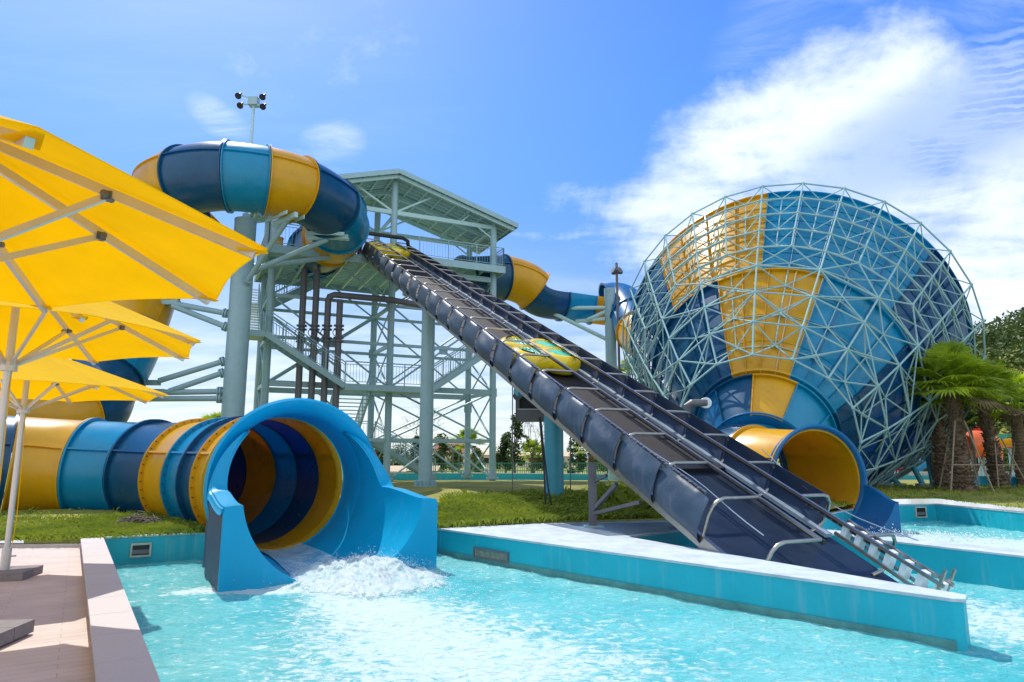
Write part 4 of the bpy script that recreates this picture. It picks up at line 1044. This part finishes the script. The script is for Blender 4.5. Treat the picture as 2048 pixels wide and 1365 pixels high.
def fan_palm(label, base, h, cr, nf=34, seed=1, tr=.28, lean=(0,0), group='fan palms', full=True, big=False):
    rnd = random.Random(seed); t = thing('fan_palm', label, 'palm tree', base, group); b = V(base)
    rings = 46; rows = []
    for i in range(rings+1):
        f = i/rings; r = tr*(1.45-.85*f**.5) if big else tr*(1.15-.35*f); r *= 1+(.10 if i % 2 else -.05)
        c = b+V((lean[0]*f*h, lean[1]*f*h, f*h-.1)); rows.append([c+V((cos(2*pi*j/14+.22*(i % 2))*r*(1+.12*rnd.uniform(-1,1)), sin(2*pi*j/14+.22*(i % 2))*r*(1+.12*rnd.uniform(-1,1)), 0)) for j in range(14)])
    tk = MB().grid(rows, True).build('trunk', 'trunk', t, smooth=False)
    if big:
        bt = MB()
        for i in range(330):
            f = rnd.random()**1.1*.95; a = rnd.uniform(0, 2*pi); r = tr*(1.45-.85*f**.5); c = b+V((lean[0]*f*h+cos(a)*r*.9, lean[1]*f*h+sin(a)*r*.9, f*h)); o = V((cos(a), sin(a), .9)).normalized(); bt.bar(c, c+o*.16, .07, .035)
        bt.build('leaf_bases', 'trunk', tk, smooth=False)
    top = b+V((lean[0]*h, lean[1]*h, h-.1)); mb = MB(); pt = MB(); dd = MB()
    for i in range(nf):
        f = i/nf; el = radians(85-105*f+rnd.uniform(-10, 10)); a = i*2.39996+rnd.uniform(-.2, .2); L_ = cr*rnd.uniform(.50, .68)
        d = V((cos(a)*cos(el), sin(a)*cos(el), sin(el))); q = top+d*L_*.9; pt.path([top, top+d*L_*.5+V((0,0,.03)), q], .018, 4, [1.4, 1, .7], cap=False)
        sdv = d.cross(V((0,0,1))); sdv = sdv.normalized() if sdv.length > .05 else V((1,0,0)); nv = sdv.cross(d).normalized()
        tgt = dd if (f > .95) else mb; nl = 26; Lf = cr*rnd.uniform(.48, .62)
        for k in range(nl):
            w = -1+2*(k+.5)/nl; an = w*1.9; e = (d*cos(an)+sdv*sin(an)).normalized(); l = Lf*(1-.25*abs(w)**2)*rnd.uniform(.9, 1.05)
            p1 = q+e*l*.55+nv*.03*l; p2 = q+e*l+V((0,0,-.16*l*rnd.uniform(.6,1.8))); wd_ = (e.cross(nv)).normalized()*Lf*.052
            bb = len(tgt.v); tgt.v += [q, p1+wd_, p2, p1-wd_, p1+nv*.02]; tgt.f += [[bb, bb+1, bb+4], [bb+1, bb+2, bb+4], [bb+2, bb+3, bb+4], [bb+3, bb, bb+4]]
    crn = mb.build('crown', 'palm_leaf', t, smooth=False); pt.build('leaf_stalks', 'palm_leaf', crn)
    if dd.v: dd.build('dead_leaves', 'palm_dead', crn, smooth=False)
    return t
def props(label, c, r, h, n=4, rh=.9, rot=0):
    t = thing('palm_prop', label, 'tree prop', c, 'wooden props round the palms'); c = V(c)
    for k in range(n):
        a = rot+2*pi*k/n; MB().tube(c+V((cos(a)*r, sin(a)*r, -.1)), c+V((cos(a)*.22, sin(a)*.22, h)), .032, 6).build('stake', 'stake', t)
    f = rh/h; rr = r+( .22-r)*f; R_ = MB()
    for k in range(n):
        a = rot+2*pi*k/n; b = rot+2*pi*(k+1)/n; R_.tube(c+V((cos(a)*rr, sin(a)*rr, rh)), c+V((cos(b)*rr, sin(b)*rr, rh)), .03, 6)
    R_.build('cross_rail', 'stake', t)
def gp(x, Y):
    p = P(x, 900, Y); return V((p.x, p.y, ground(p.x, p.y)))
b1 = gp(1921, 26.5); fan_palm('big fan palm with a thick shaggy trunk, front of the cluster at right', b1, 3.95, 1.95, 46, 4, .27, (-.03, 0), big=True)
props('wooden props round the big front palm trunk', b1+V((-.1,-.2,0)), 1.0, 2.6, 4, .95, .5)
b2 = gp(1880, 28.8); fan_palm('fan palm directly behind and left of the big front palm', b2, 3.8, 1.8, 40, 8, .24, (.02, 0), big=True)
b3 = gp(1992, 29.0); fan_palm('dark leaning fan palm right of the big front palm', b3, 3.8, 1.8, 40, 5, .25, (-.10, 0), big=True)
b4 = gp(2040, 30.5); fan_palm('slimmer fan palm at the right edge of the picture', b4, 3.4, 1.9, 34, 9, .26); props('wooden props round the slim palm at the right edge', b4, .8, 1.9, 4, .7, .2)
props('wooden props round the dark leaning palm', b3, 1.0, 2.0, 4, .9, .9)
dk = [(1862, 31, 4.3, 1.5), (1905, 33, 4.6, 1.8), (1945, 34, 4.9, 1.9), (1985, 35, 5.0, 2.0), (2030, 36, 5.0, 2.0), (2065, 33, 5.0, 1.9)]
lb = ['dark bush behind the left palm', 'dark bushy tree between the two left palms', 'dark bushy tree right behind the big palm crown', 'dark bushy tree behind the leaning palm', 'dark bushy tree left of the slim edge palm', 'dark bushy tree cut by the right picture edge']
for k, (x, Y, h, w) in enumerate(dk): tree('bushy_tree', lb[k], gp(x, Y), h, w*.75, 'leaf_dark', 40+k, .60, 13, 170, .13, group='dark bushy trees at right')
# background trees between the tower legs
BT = [(885, 62, 'leafy tree seen just right of the thick conveyor column', 3.5, 1.6, 'leaf', .1), (832, 60, 'dark narrow tree behind the lowest stairs', 3.4, 1.1, 'leaf_dark', .15), (1010, 58, 'narrow dark tree behind the right tower column', 3.5, 1.2, 'leaf_dark', .2), (1030, 56, 'tall tree right of the tower with a bare tree beside it', 5.2, 1.6, 'leaf', .2), (1155, 58, 'dense round tree right of the teal column', 4.0, 1.5, 'leaf', .05), (1215, 66, 'green tree partly behind the conveyor cloths', 3.4, 2.2, 'leaf', .1), (955, 70, 'low bush behind the tower columns', 2.3, 1.6, 'leaf_light', .05), (1075, 80, 'low bush beneath the black box', 1.8, 2.2, 'leaf', .05),
      (800, 64, 'bush left of the lowest stairs', 2.4, 2.0, 'leaf', .1), (765, 62, 'bush right behind the blue slide mouth', 3.0, 1.8, 'leaf_dark', .1), (910, 75, 'bush left of the small palm', 2.6, 1.6, 'leaf_light', .1), (1195, 75, 'pale bush by the far pool right of the teal column', 2.2, 1.6, 'leaf_light', .05), (362, 40, 'twiggy bush top peeping over the tube slide', 3.1, .7, 'leaf', .5), (1000, 85, 'far bush in the gap left of the tall tree', 2.2, 2.5, 'leaf', .05), (855, 80, 'far bush behind the conveyor column', 2.4, 2.5, 'leaf', .05), (1110, 90, 'far bush behind the teal column', 2.0, 2.5, 'leaf', .05)]
for k, (x, Y, lab, h, w, m, tk_) in enumerate(BT): tree('background_tree', lab, gp(x, Y), h, w*.72, m, 60+k, tk_, 12, 110, .14, group='trees beyond the far pool', tall=1.3)
bare_tree('leafless grey tree beside the tall background tree', gp(1062, 56), 5.4, 3); bare_tree('leafless grey tree behind the lowest stairs', gp(835, 60), 6.5, 5); bare_tree('leafless grey tree behind the teal column', gp(1100, 64), 5.0, 8)
for x, Y, h, lab in ((936, 56, 2.7, 'small palm seen between the tower columns'), (1180, 56, 2.2, 'small palm left of the dense round tree'), (1228, 56, 3.2, 'tall small palm peeping above the conveyor edge'), (1065, 60, 1.8, 'small low palm under the black box'), (430, 48, 3.4, 'palm top peeping above the tube slide by the pillar'), (1262, 58, 8.6, 'thin palm seen beside the funnel frame above the conveyor')):
    fan_palm(lab, gp(x, Y), h, 1.5, 24, int(x), .17, group='small palms in the background')
# hill with forest at far right
def hz(x, y): 
    r = sqrt(((x-105)/62)**2+((y-120)/55)**2); return 27*max(0, 1-r*r)**1.0*(1+.12*noise.noise(V((x*.04, y*.04, 0))))+.3
rows = [[V((40+135*i/50, 60+120*j/50, hz(40+135*i/50, 60+120*j/50)-.5)) for i in range(51)] for j in range(51)]
struct(MB().grid(rows), 'hill', 'lawn')
rnd = random.Random(11); mb = MB()
for _ in range(900):
    x = rnd.uniform(44, 120); y = rnd.uniform(64, 122); z = hz(x, y)
    if z < 1: continue
    s = rnd.uniform(1.4, 3.0); leafcloud(mb, (x, y, z+s*.3), (s, s, s*.8), 55, .42, rnd)
mb.build('hill_forest', 'hill_leaf', None, smooth=False, kind='stuff', label='dense green forest covering the hill at the right', category='forest')
# grass tufts on the bank and near lawns
mb = MB(); rnd = random.Random(5)
def tuft(x, y, h, n):
    z = ground(x, y)
    for _ in range(n):
        a = rnd.uniform(0, 2*pi); px = x+rnd.gauss(0, .10); py = y+rnd.gauss(0, .10); l = h*rnd.uniform(.5, 1.3); d = V((cos(a), sin(a), 0)); w = V((-sin(a), cos(a), 0))*.010*(1+l*3)
        b = len(mb.v); p = V((px, py, z-.01)); mb.v += [p-w, p+w, p+d*l*.35+V((0,0,l*.7))+w*.6, p+d*l*.9+V((0,0,l*.85))]; mb.f.append([b, b+1, b+2, b+3])
for _ in range(5200):
    x = rnd.uniform(-1.8, 6.6); y = yb(x)+.1+abs(rnd.gauss(0, 1.6)); tuft(x, y, .14, 7)
for _ in range(3600):
    x = rnd.uniform(-10, -5); y = yb(x)+.05+abs(rnd.gauss(0, 1.8)); tuft(x, y, .09, 6)
for _ in range(1500):
    x = rnd.uniform(-18, -9); y = yb(x)+.1+abs(rnd.gauss(0, 2.2)); tuft(x, y, .10, 6)
for _ in range(420):
    x = rnd.gauss(4.6, .75); y = rnd.gauss(18.6, .6); tuft(x, y, .42, 12)
for _ in range(2200):
    x = rnd.uniform(9, 24); y = yb(x)+.05+abs(rnd.gauss(0, 3)) if x < 13.9 else rnd.uniform(18, 30); tuft(x, y, .07, 5)
mb.build('grass', 'grass_blade', None, smooth=False, kind='stuff', label='rough green grass blades on the banks beside the pools', category='grass')
rk = MB(); t = thing('dry_clippings', 'low grey brown heap of dry clippings on the grass before the tube slide', 'clippings heap', G(275, 1045, .56)); c0 = G(278, 1047, .57)
rnd = random.Random(8)
for _ in range(420):
    u = rnd.gauss(0, .32); p = c0+V((u*1.0, rnd.gauss(0,.14)-u*.25, abs(rnd.gauss(0,.05))*math.exp(-u*u*4)*1.6)); a = rnd.uniform(0, pi); dv = V((cos(a), sin(a), rnd.uniform(-.2,.3)))*.09; rk.tube(p-dv, p+dv, .010, 4)
rk.build('dry_stalks', 'trunk_grey', t)
# ---------------------------------------------------------------- far things
def xy(x, Y): p = P(x, 900, Y); return V((p.x, p.y, 0))
fw = wall('far_pool_wall', 'long turquoise pool wall running behind the tower and the teal column', [tuple(xy(760, 47)[:2]), tuple(xy(1000, 46)[:2]), tuple(xy(1245, 43.5)[:2]), tuple(xy(1300, 44)[:2])], .3, z1=.92, cop=.04)
wall('far_pool_wall', 'thin pale blue pool wall behind the palms at right', [tuple(xy(1740, 47)[:2]), tuple(xy(2100, 47)[:2])], .3, z1=.98, cop=.25)
c = xy(2035, 31); t = thing('low_blue_wall', 'low curved blue wall on the lawn at the right edge', 'low wall', (c.x, c.y, .75)); rows = []
for i in range(20):
    a = radians(150+110*i/19); rows.append([c+V((1.8+2.9*cos(a), 1.6+3.4*sin(a), .7)), c+V((1.8+2.9*cos(a), 1.6+3.4*sin(a), 1.12)), c+V((1.8+2.5*cos(a), 1.6+3.0*sin(a), 1.12))])
MB().grid(rows).build('wall_body', 'light_blue', t, smooth=False)
c = P(895, 905, 230); t = thing('ferris_wheel', 'tiny ferris wheel far away between the tower columns', 'ferris wheel', (c.x, c.y, 0)); c.z = 3; R_ = 5.2; mb = MB()
for rr in (R_, R_*.9): mb.path([c+V((cos(a)*rr, 0, sin(a)*rr)) for a in [2*pi*i/40 for i in range(41)]], .06, 4)
w = mb.build('rim', 'pipe_grey', t); mb = MB()
for i in range(20): a = 2*pi*i/20; mb.tube(c, c+V((cos(a)*R_, 0, sin(a)*R_)), .03, 4)
mb.build('spokes', 'pipe_grey', t)
mb = MB()
for i in range(20): a = 2*pi*i/20; mb.box(c+V((cos(a)*R_, 0, sin(a)*R_-.35)), (.3,.3,.5))
mb.build('cabins', 'pipe_grey', t, smooth=False); MB().bar(c, V((c.x-3, c.y, 0)), .2).bar(c, V((c.x+3, c.y, 0)), .2).build('stand', 'pipe_grey', t, smooth=False)
def house(label, x, Y, w, h, m, rm, rh=.8, name='park_building'):
    b = xy(x, Y); g = .42; t = thing(name, label, 'building', (b.x, b.y, g)); d = w*.6
    MB().box((b.x, b.y, g+h/2), (w, d, h)).build('wall', m, t, smooth=False); r = MB(); e = .3
    r.grid([[V((b.x-w/2-e, b.y-d/2-e, g+h-.05)), V((b.x+w/2+e, b.y-d/2-e, g+h-.05))], [V((b.x-w/2-e, b.y, g+h+rh)), V((b.x+w/2+e, b.y, g+h+rh))], [V((b.x-w/2-e, b.y+d/2+e, g+h-.05)), V((b.x+w/2+e, b.y+d/2+e, g+h-.05))]])
    r.build('roof', rm, t, smooth=False)
    for k in range(max(1, int(w/1.6))):
        x0 = b.x-w/2+1.6*(k+.5); f = MB().box((x0, b.y-d/2-.02, g+h*.5), (.8, .06, h*.45)).build('window', 'glass_dark', t, smooth=False)
house('pale sand coloured building with a flat yellow roof behind the lowest stairs', 812, 52, 4.6, .55, 'sand', 'sand', .35)
house('small pink house with a brick roof between the tower columns', 905, 95, 4.2, 2.1, 'cream', 'rust', 1.2)
house('low cream building beneath the black box', 1085, 100, 7.5, 1.6, 'cream', 'sand', .6)
house('low cream building left of the teal column', 960, 110, 9, 1.8, 'cream', 'sand', .6)
house('low cream building right of the teal column', 1200, 95, 7, 1.3, 'cream', 'steel_light', .6)
t = None
for k, (x, Y, w, lab) in enumerate(((870, 50, 4.0, 'green net fence behind the conveyor column'), (980, 52, 4.5, 'green net fence behind the right tower columns'), (1120, 52, 6, 'green net fence behind the teal column'), (1215, 50, 3, 'green net fence by the small tall palm'))):
    b = xy(x, Y); f = thing('net_fence', lab, 'fence', (b.x, b.y, .45), 'green net fences beyond the far pool'); mb = MB()
    n = int(w/.16)
    for i in range(n): mb.tube((b.x-w/2+i*.16, b.y, .42), (b.x-w/2+i*.16, b.y, 1.55), .02, 4)
    mb.build('pickets', 'green_net', f); MB().bar((b.x-w/2, b.y, 1.5), (b.x+w/2, b.y, 1.5), .05).bar((b.x-w/2, b.y, .95), (b.x+w/2, b.y, .95), .05).build('rails', 'green_net', f)
for x, Y, h in ((906, 60, 2.1), (918, 60, 1.9)):
    b = xy(x, Y); o = MB().tube((b.x, b.y, .4), (b.x, b.y, .4+h), .06, 8).build('lamp_post', 'pipe_grey'); o['label'] = 'short dark post, %s of the pair between the tower columns' % ('left' if x == 906 else 'right'); o['category'] = 'post'; o['group'] = 'short dark posts'
# play slides at the far right
def flume(label, pts, r, m, a0=180, a1=360, name='play_slide'):
    t = thing(name, label, 'slide', V((pts[0].x, pts[0].y, .45)), 'coloured play slides at right'); cv2 = Curve(pts, 8); R1 = []; R2 = []
    for i in range(41):
        c, tt, x, u = cv2.frame(cv2.len*i/40); R1.append(ring_pts(c, x, u, r, 17, radians(a0), radians(a1), False)); R2.append(ring_pts(c, x, u, r-.05, 17, radians(a0), radians(a1), False))
    MB().slab(R1, R2).build('channel', m, t)
    lm = MB()
    for k in (.15, .5, .85):
        q = cv2.at(cv2.len*k); lm.tube((q.x, q.y, .4), q-V((0,0,r)), .09, 8)
    lm.build('leg', 'steel', t); return t
flume('red water slide, low and curved, behind the frame legs', [P(1742, 945, 50), P(1780, 942, 50), P(1805, 938, 50), P(1822, 925, 50)], .42, 'red', 180, 360)
flume('orange slide tube segment right of the palm trunks', [P(1925, 855, 44), P(1943, 850, 44), P(1962, 870, 44), P(1968, 905, 44)], .75, 'red', 0, 360)
flume('orange lower slide right of the palm trunks', [P(1935, 893, 42), P(1955, 888, 42), P(1972, 895, 42), (P(1975, 915, 42))], .8, 'orange', 0, 360)
flume('yellow slide chute reaching the right side behind the leaning palm', [P(1935, 865, 46), P(1970, 872, 46), P(2000, 880, 46), P(2060, 872, 46)], .5, 'yellow', 180, 360)
flume('green slide chute at the right edge', [P(2005, 868, 50), P(2035, 868, 50), P(2070, 862, 50)], .5, 'green_net', 180, 360)
flume('orange chute at the right edge below the green one', [P(2008, 880, 48), P(2035, 884, 48), P(2070, 880, 48)], .5, 'orange', 180, 360)
flume('turquoise slide tube behind the leaning palm', [P(1962, 845, 48), P(1972, 870, 48), P(1970, 900, 48)], .5, 'steel_teal', 0, 360)
flume('light blue slide piece beside the red slide', [P(1832, 945, 49), P(1848, 932, 49), P(1862, 938, 49)], .55, 'light_blue', 0, 180)
house('orange and cream play house behind the frame legs', 1792, 70, 6, 1.8, 'rust', 'orange', .8); house('rust coloured building behind the palm trunks', 1850, 75, 8, 1.8, 'rust', 'sand', .8); house('rust coloured building at the right edge behind the palms', 1985, 75, 8, 1.9, 'rust', 'sand', .8)
house('small building with a blue roof behind the palms', 1950, 60, 3, 2.2, 'cream', 'steel_teal', .8)
RT = [(1770, 60, 3.0), (1805, 66, 3.2), (1840, 62, 3.4), (1880, 70, 3.2), (1930, 66, 3.0), (1975, 62, 2.6), (2015, 58, 2.6), (2045, 56, 2.6), (1740, 62, 3.4), (1720, 66, 3.2), (1900, 56, 2.8)]
RL = ['at the left end of the row right of the funnel exit', 'behind the red slide', 'behind the light blue slide piece', 'behind the left palm trunk', 'behind the big palm trunk', 'behind the leaning palm trunk', 'below the yellow chute', 'below the slim edge palm', 'under the funnel frame', 'low under the funnel frame beside the exit tube', 'between the palm trunks']
for k, (x, Y, h) in enumerate(RT): tree('background_tree', 'green bushy tree '+RL[k], gp(x, Y), h, 2.0, ['leaf', 'leaf_light', 'leaf'][k % 3], 90+k, .1, 11, 110, .16, group='trees beyond the right lawn')
# ---------------------------------------------------------------- sky, sun, camera
sunv = V((-.29, .49, .80)).normalized()
w = bpy.data.worlds.new('World'); SC.world = w; w.use_nodes = True; nt = w.node_tree; nt.nodes.clear()
out = N(nt, 'ShaderNodeOutputWorld'); bg = N(nt, 'ShaderNodeBackground'); L(nt, bg.outputs[0], out.inputs[0]); bg.inputs['Strength'].default_value = .15
sky = N(nt, 'ShaderNodeTexSky', sky_type='NISHITA'); sky.sun_disc = False; sky.sun_elevation = math.asin(sunv.z); sky.sun_rotation = atan2(sunv.x, sunv.y)
sky.air_density = 1.0; sky.dust_density = .35; sky.ozone_density = 2.2; sky.altitude = 0
tc = N(nt, 'ShaderNodeTexCoord'); D = tc.outputs['Generated']
hs = N(nt, 'ShaderNodeHueSaturation'); hs.inputs['Saturation'].default_value = 1.38; hs.inputs['Value'].default_value = .95; hs.inputs['Hue'].default_value = .515; L(nt, sky.outputs[0], hs.inputs['Color'])
def blob(px_, py, sx, sy, rot=0, lo=1.0, hi=.0):
    """smooth elliptical region of the sky dome round the direction of a picture point"""
    d = ray(px_, py).normalized(); x = V((d.y, -d.x, 0)).normalized(); y = x.cross(d)
    xr = x*cos(rot)+y*sin(rot); yr = -x*sin(rot)+y*cos(rot)
    def dt(v, s):
        n = N(nt, 'ShaderNodeVectorMath', operation='DOT_PRODUCT'); L(nt, D, n.inputs[0]); n.inputs[1].default_value = v
        m = N(nt, 'ShaderNodeMath', operation='MULTIPLY'); L(nt, n.outputs['Value'], m.inputs[0]); m.inputs[1].default_value = 1/s
        p = N(nt, 'ShaderNodeMath', operation='MULTIPLY'); L(nt, m.outputs[0], p.inputs[0]); L(nt, m.outputs[0], p.inputs[1]); return p
    a = dt(xr, sx/F); b = dt(yr, sy/F); s = N(nt, 'ShaderNodeMath', operation='ADD'); L(nt, a.outputs[0], s.inputs[0]); L(nt, b.outputs[0], s.inputs[1])
    r = N(nt, 'ShaderNodeMapRange', interpolation_type='SMOOTHSTEP'); r.inputs['From Min'].default_value = 1.6; r.inputs['From Max'].default_value = 0; L(nt, s.outputs[0], r.inputs['Value']); return r.outputs[0]
def mth(op, a, b):
    n = N(nt, 'ShaderNodeMath', operation=op)
    for i, q in enumerate((a, b)):
        if isinstance(q, (int, float)): n.inputs[i].default_value = q
        else: L(nt, q, n.inputs[i])
    return n.outputs[0]
def mxm(*a):
    r = a[0]
    for q in a[1:]: r = mth('MAXIMUM', r, q)
    return r
sp_ = N(nt, 'ShaderNodeSeparateXYZ'); L(nt, D, sp_.inputs[0])
zz = mth('ADD', mth('MAXIMUM', sp_.outputs['Z'], 0.0), .12); pvx = mth('DIVIDE', sp_.outputs['X'], zz); pvy = mth('DIVIDE', sp_.outputs['Y'], zz)
cb = N(nt, 'ShaderNodeCombineXYZ'); L(nt, pvx, cb.inputs[0]); L(nt, pvy, cb.inputs[1])
def nz(scale, det, rough=.6, dist=0, scl=(1,1,1), rot=0, src=None):
    mp = N(nt, 'ShaderNodeMapping'); mp.inputs['Scale'].default_value = scl; mp.inputs['Rotation'].default_value = (0, 0, rot); L(nt, src or cb.outputs[0], mp.inputs[0])
    n = N(nt, 'ShaderNodeTexNoise'); n.inputs['Scale'].default_value = scale; n.inputs['Detail'].default_value = det; n.inputs['Roughness'].default_value = rough; n.inputs['Distortion'].default_value = dist; L(nt, mp.outputs[0], n.inputs['Vector']); return n.outputs['Fac']
fbm = nz(4.2, 11, .62, .25, src=D); fb2 = nz(2.6, 9, .60, .3, (1, 1.6, 1), .3); wisp = nz(2.2, 9, .62, .5, (1, 3.2, 1), .5); fine = nz(9, 5, .6)
big = mxm(blob(1530, 300, 330, 150, .35), blob(1750, 330, 420, 150, .1), blob(1400, 380, 180, 110, .6), mth('MULTIPLY', blob(1990, 470, 330, 240), .78), mth('MULTIPLY', blob(1650, 500, 420, 140), .8), mth('MULTIPLY', blob(1720, 230, 200, 120, .9), .8))
dens = mth('ADD', mth('MULTIPLY', big, .80), mth('ADD', mth('MULTIPLY', mth('SUBTRACT', fbm, .5), 2.0), mth('MULTIPLY', mth('SUBTRACT', fb2, .5), 1.3)))
def ss(v, a, b, lo=0, hi=1):
    r = N(nt, 'ShaderNodeMapRange', interpolation_type='SMOOTHSTEP'); r.inputs['From Min'].default_value = a; r.inputs['From Max'].default_value = b; r.inputs['To Min'].default_value = lo; r.inputs['To Max'].default_value = hi; L(nt, v, r.inputs['Value']); return r.outputs[0]
cloud = ss(dens, .18, .98, 0, .93)
# rippled altocumulus band at upper right
wv = N(nt, 'ShaderNodeTexWave'); wv.bands_direction = 'Y'; wv.inputs['Scale'].default_value = 9.5; wv.inputs['Distortion'].default_value = 6.0; wv.inputs['Detail'].default_value = 3; wv.inputs['Detail Scale'].default_value = 1.4; wv.inputs['Detail Roughness'].default_value = .5
mpw = N(nt, 'ShaderNodeMapping'); mpw.inputs['Rotation'].default_value = (0, 0, .35); L(nt, cb.outputs[0], mpw.inputs[0]); L(nt, mpw.outputs[0], wv.inputs['Vector'])
rip = mth('MULTIPLY', blob(1930, 235, 330, 110, .2), ss(mth('ADD', wv.outputs['Fac'], mth('MULTIPLY', mth('SUBTRACT', fbm, .3), 1.4)), .15, 1.35, 0, 1))
cut = mth('SUBTRACT', 1, mth('MULTIPLY', blob(1930, 240, 330, 95, .25), .55)); cloud = mxm(mth('MULTIPLY', cloud, cut), mth('MULTIPLY', rip, .42))
veil = mth('MULTIPLY', mxm(mth('MULTIPLY', blob(1590, 70, 210, 110, .9), .55), mth('MULTIPLY', blob(1900, 80, 220, 110, .8), .55), mth('MULTIPLY', blob(1310, 445, 130, 30, .15), 1.6), blob(665, 290, 60, 45, .3), blob(440, 240, 60, 30, -.5), mth('MULTIPLY', blob(350, 120, 500, 200), .12)), ss(wisp, .38, .80, 0, .6))
low_ = ss(sp_.outputs['Z'], .36, .02, 0, 1); lowc = mth('MULTIPLY', low_, ss(nz(1.6, 8, .6, .2, (1, 2.2, 1), .1), .30, .68, .30, .85))
back = mth('MULTIPLY', ss(sp_.outputs['Y'], .25, -.35, 0, 1), ss(fbm, .30, .55, .6, 1.0))  # unseen cloud cover behind and above the camera, added as neutral fill light
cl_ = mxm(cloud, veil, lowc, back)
att = N(nt, 'ShaderNodeMapRange', interpolation_type='SMOOTHSTEP'); L(nt, sp_.outputs['Z'], att.inputs['Value']); att.inputs['From Min'].default_value = -.05; att.inputs['From Max'].default_value = .55; att.inputs['To Min'].default_value = .34; att.inputs['To Max'].default_value = .92
hs2 = N(nt, 'ShaderNodeVectorMath', operation='SCALE'); L(nt, hs.outputs[0], hs2.inputs[0]); L(nt, att.outputs[0], hs2.inputs['Scale'])
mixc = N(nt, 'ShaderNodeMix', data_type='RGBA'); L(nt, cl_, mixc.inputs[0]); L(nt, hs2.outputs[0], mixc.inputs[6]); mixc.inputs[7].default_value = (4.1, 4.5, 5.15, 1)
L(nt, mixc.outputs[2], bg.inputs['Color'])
ld = bpy.data.lights.new('sun', 'SUN'); ld.energy = 2.7; ld.angle = radians(.53); ld.color = (1, .955, .88)
lo = bpy.data.objects.new('sun', ld); COL.objects.link(lo); lo.rotation_euler = (-sunv).to_track_quat('-Z', 'Y').to_euler()
cam = bpy.data.cameras.new('camera'); cam.lens = 24; cam.sensor_width = 36; cam.clip_end = 6000; cam.clip_start = .05
co = bpy.data.objects.new('camera', cam); COL.objects.link(co); co.location = (0, 0, H); co.rotation_euler = (pi/2+TH, 0, 0); SC.camera = co
SC.render.engine = 'CYCLES'
vs = SC.view_settings; vs.view_transform = 'Standard'; vs.look = 'None'; vs.exposure = .80; vs.gamma = 1; vs.use_curve_mapping = False
SC.cycles.max_bounces = 8; SC.cycles.sample_clamp_indirect = 6
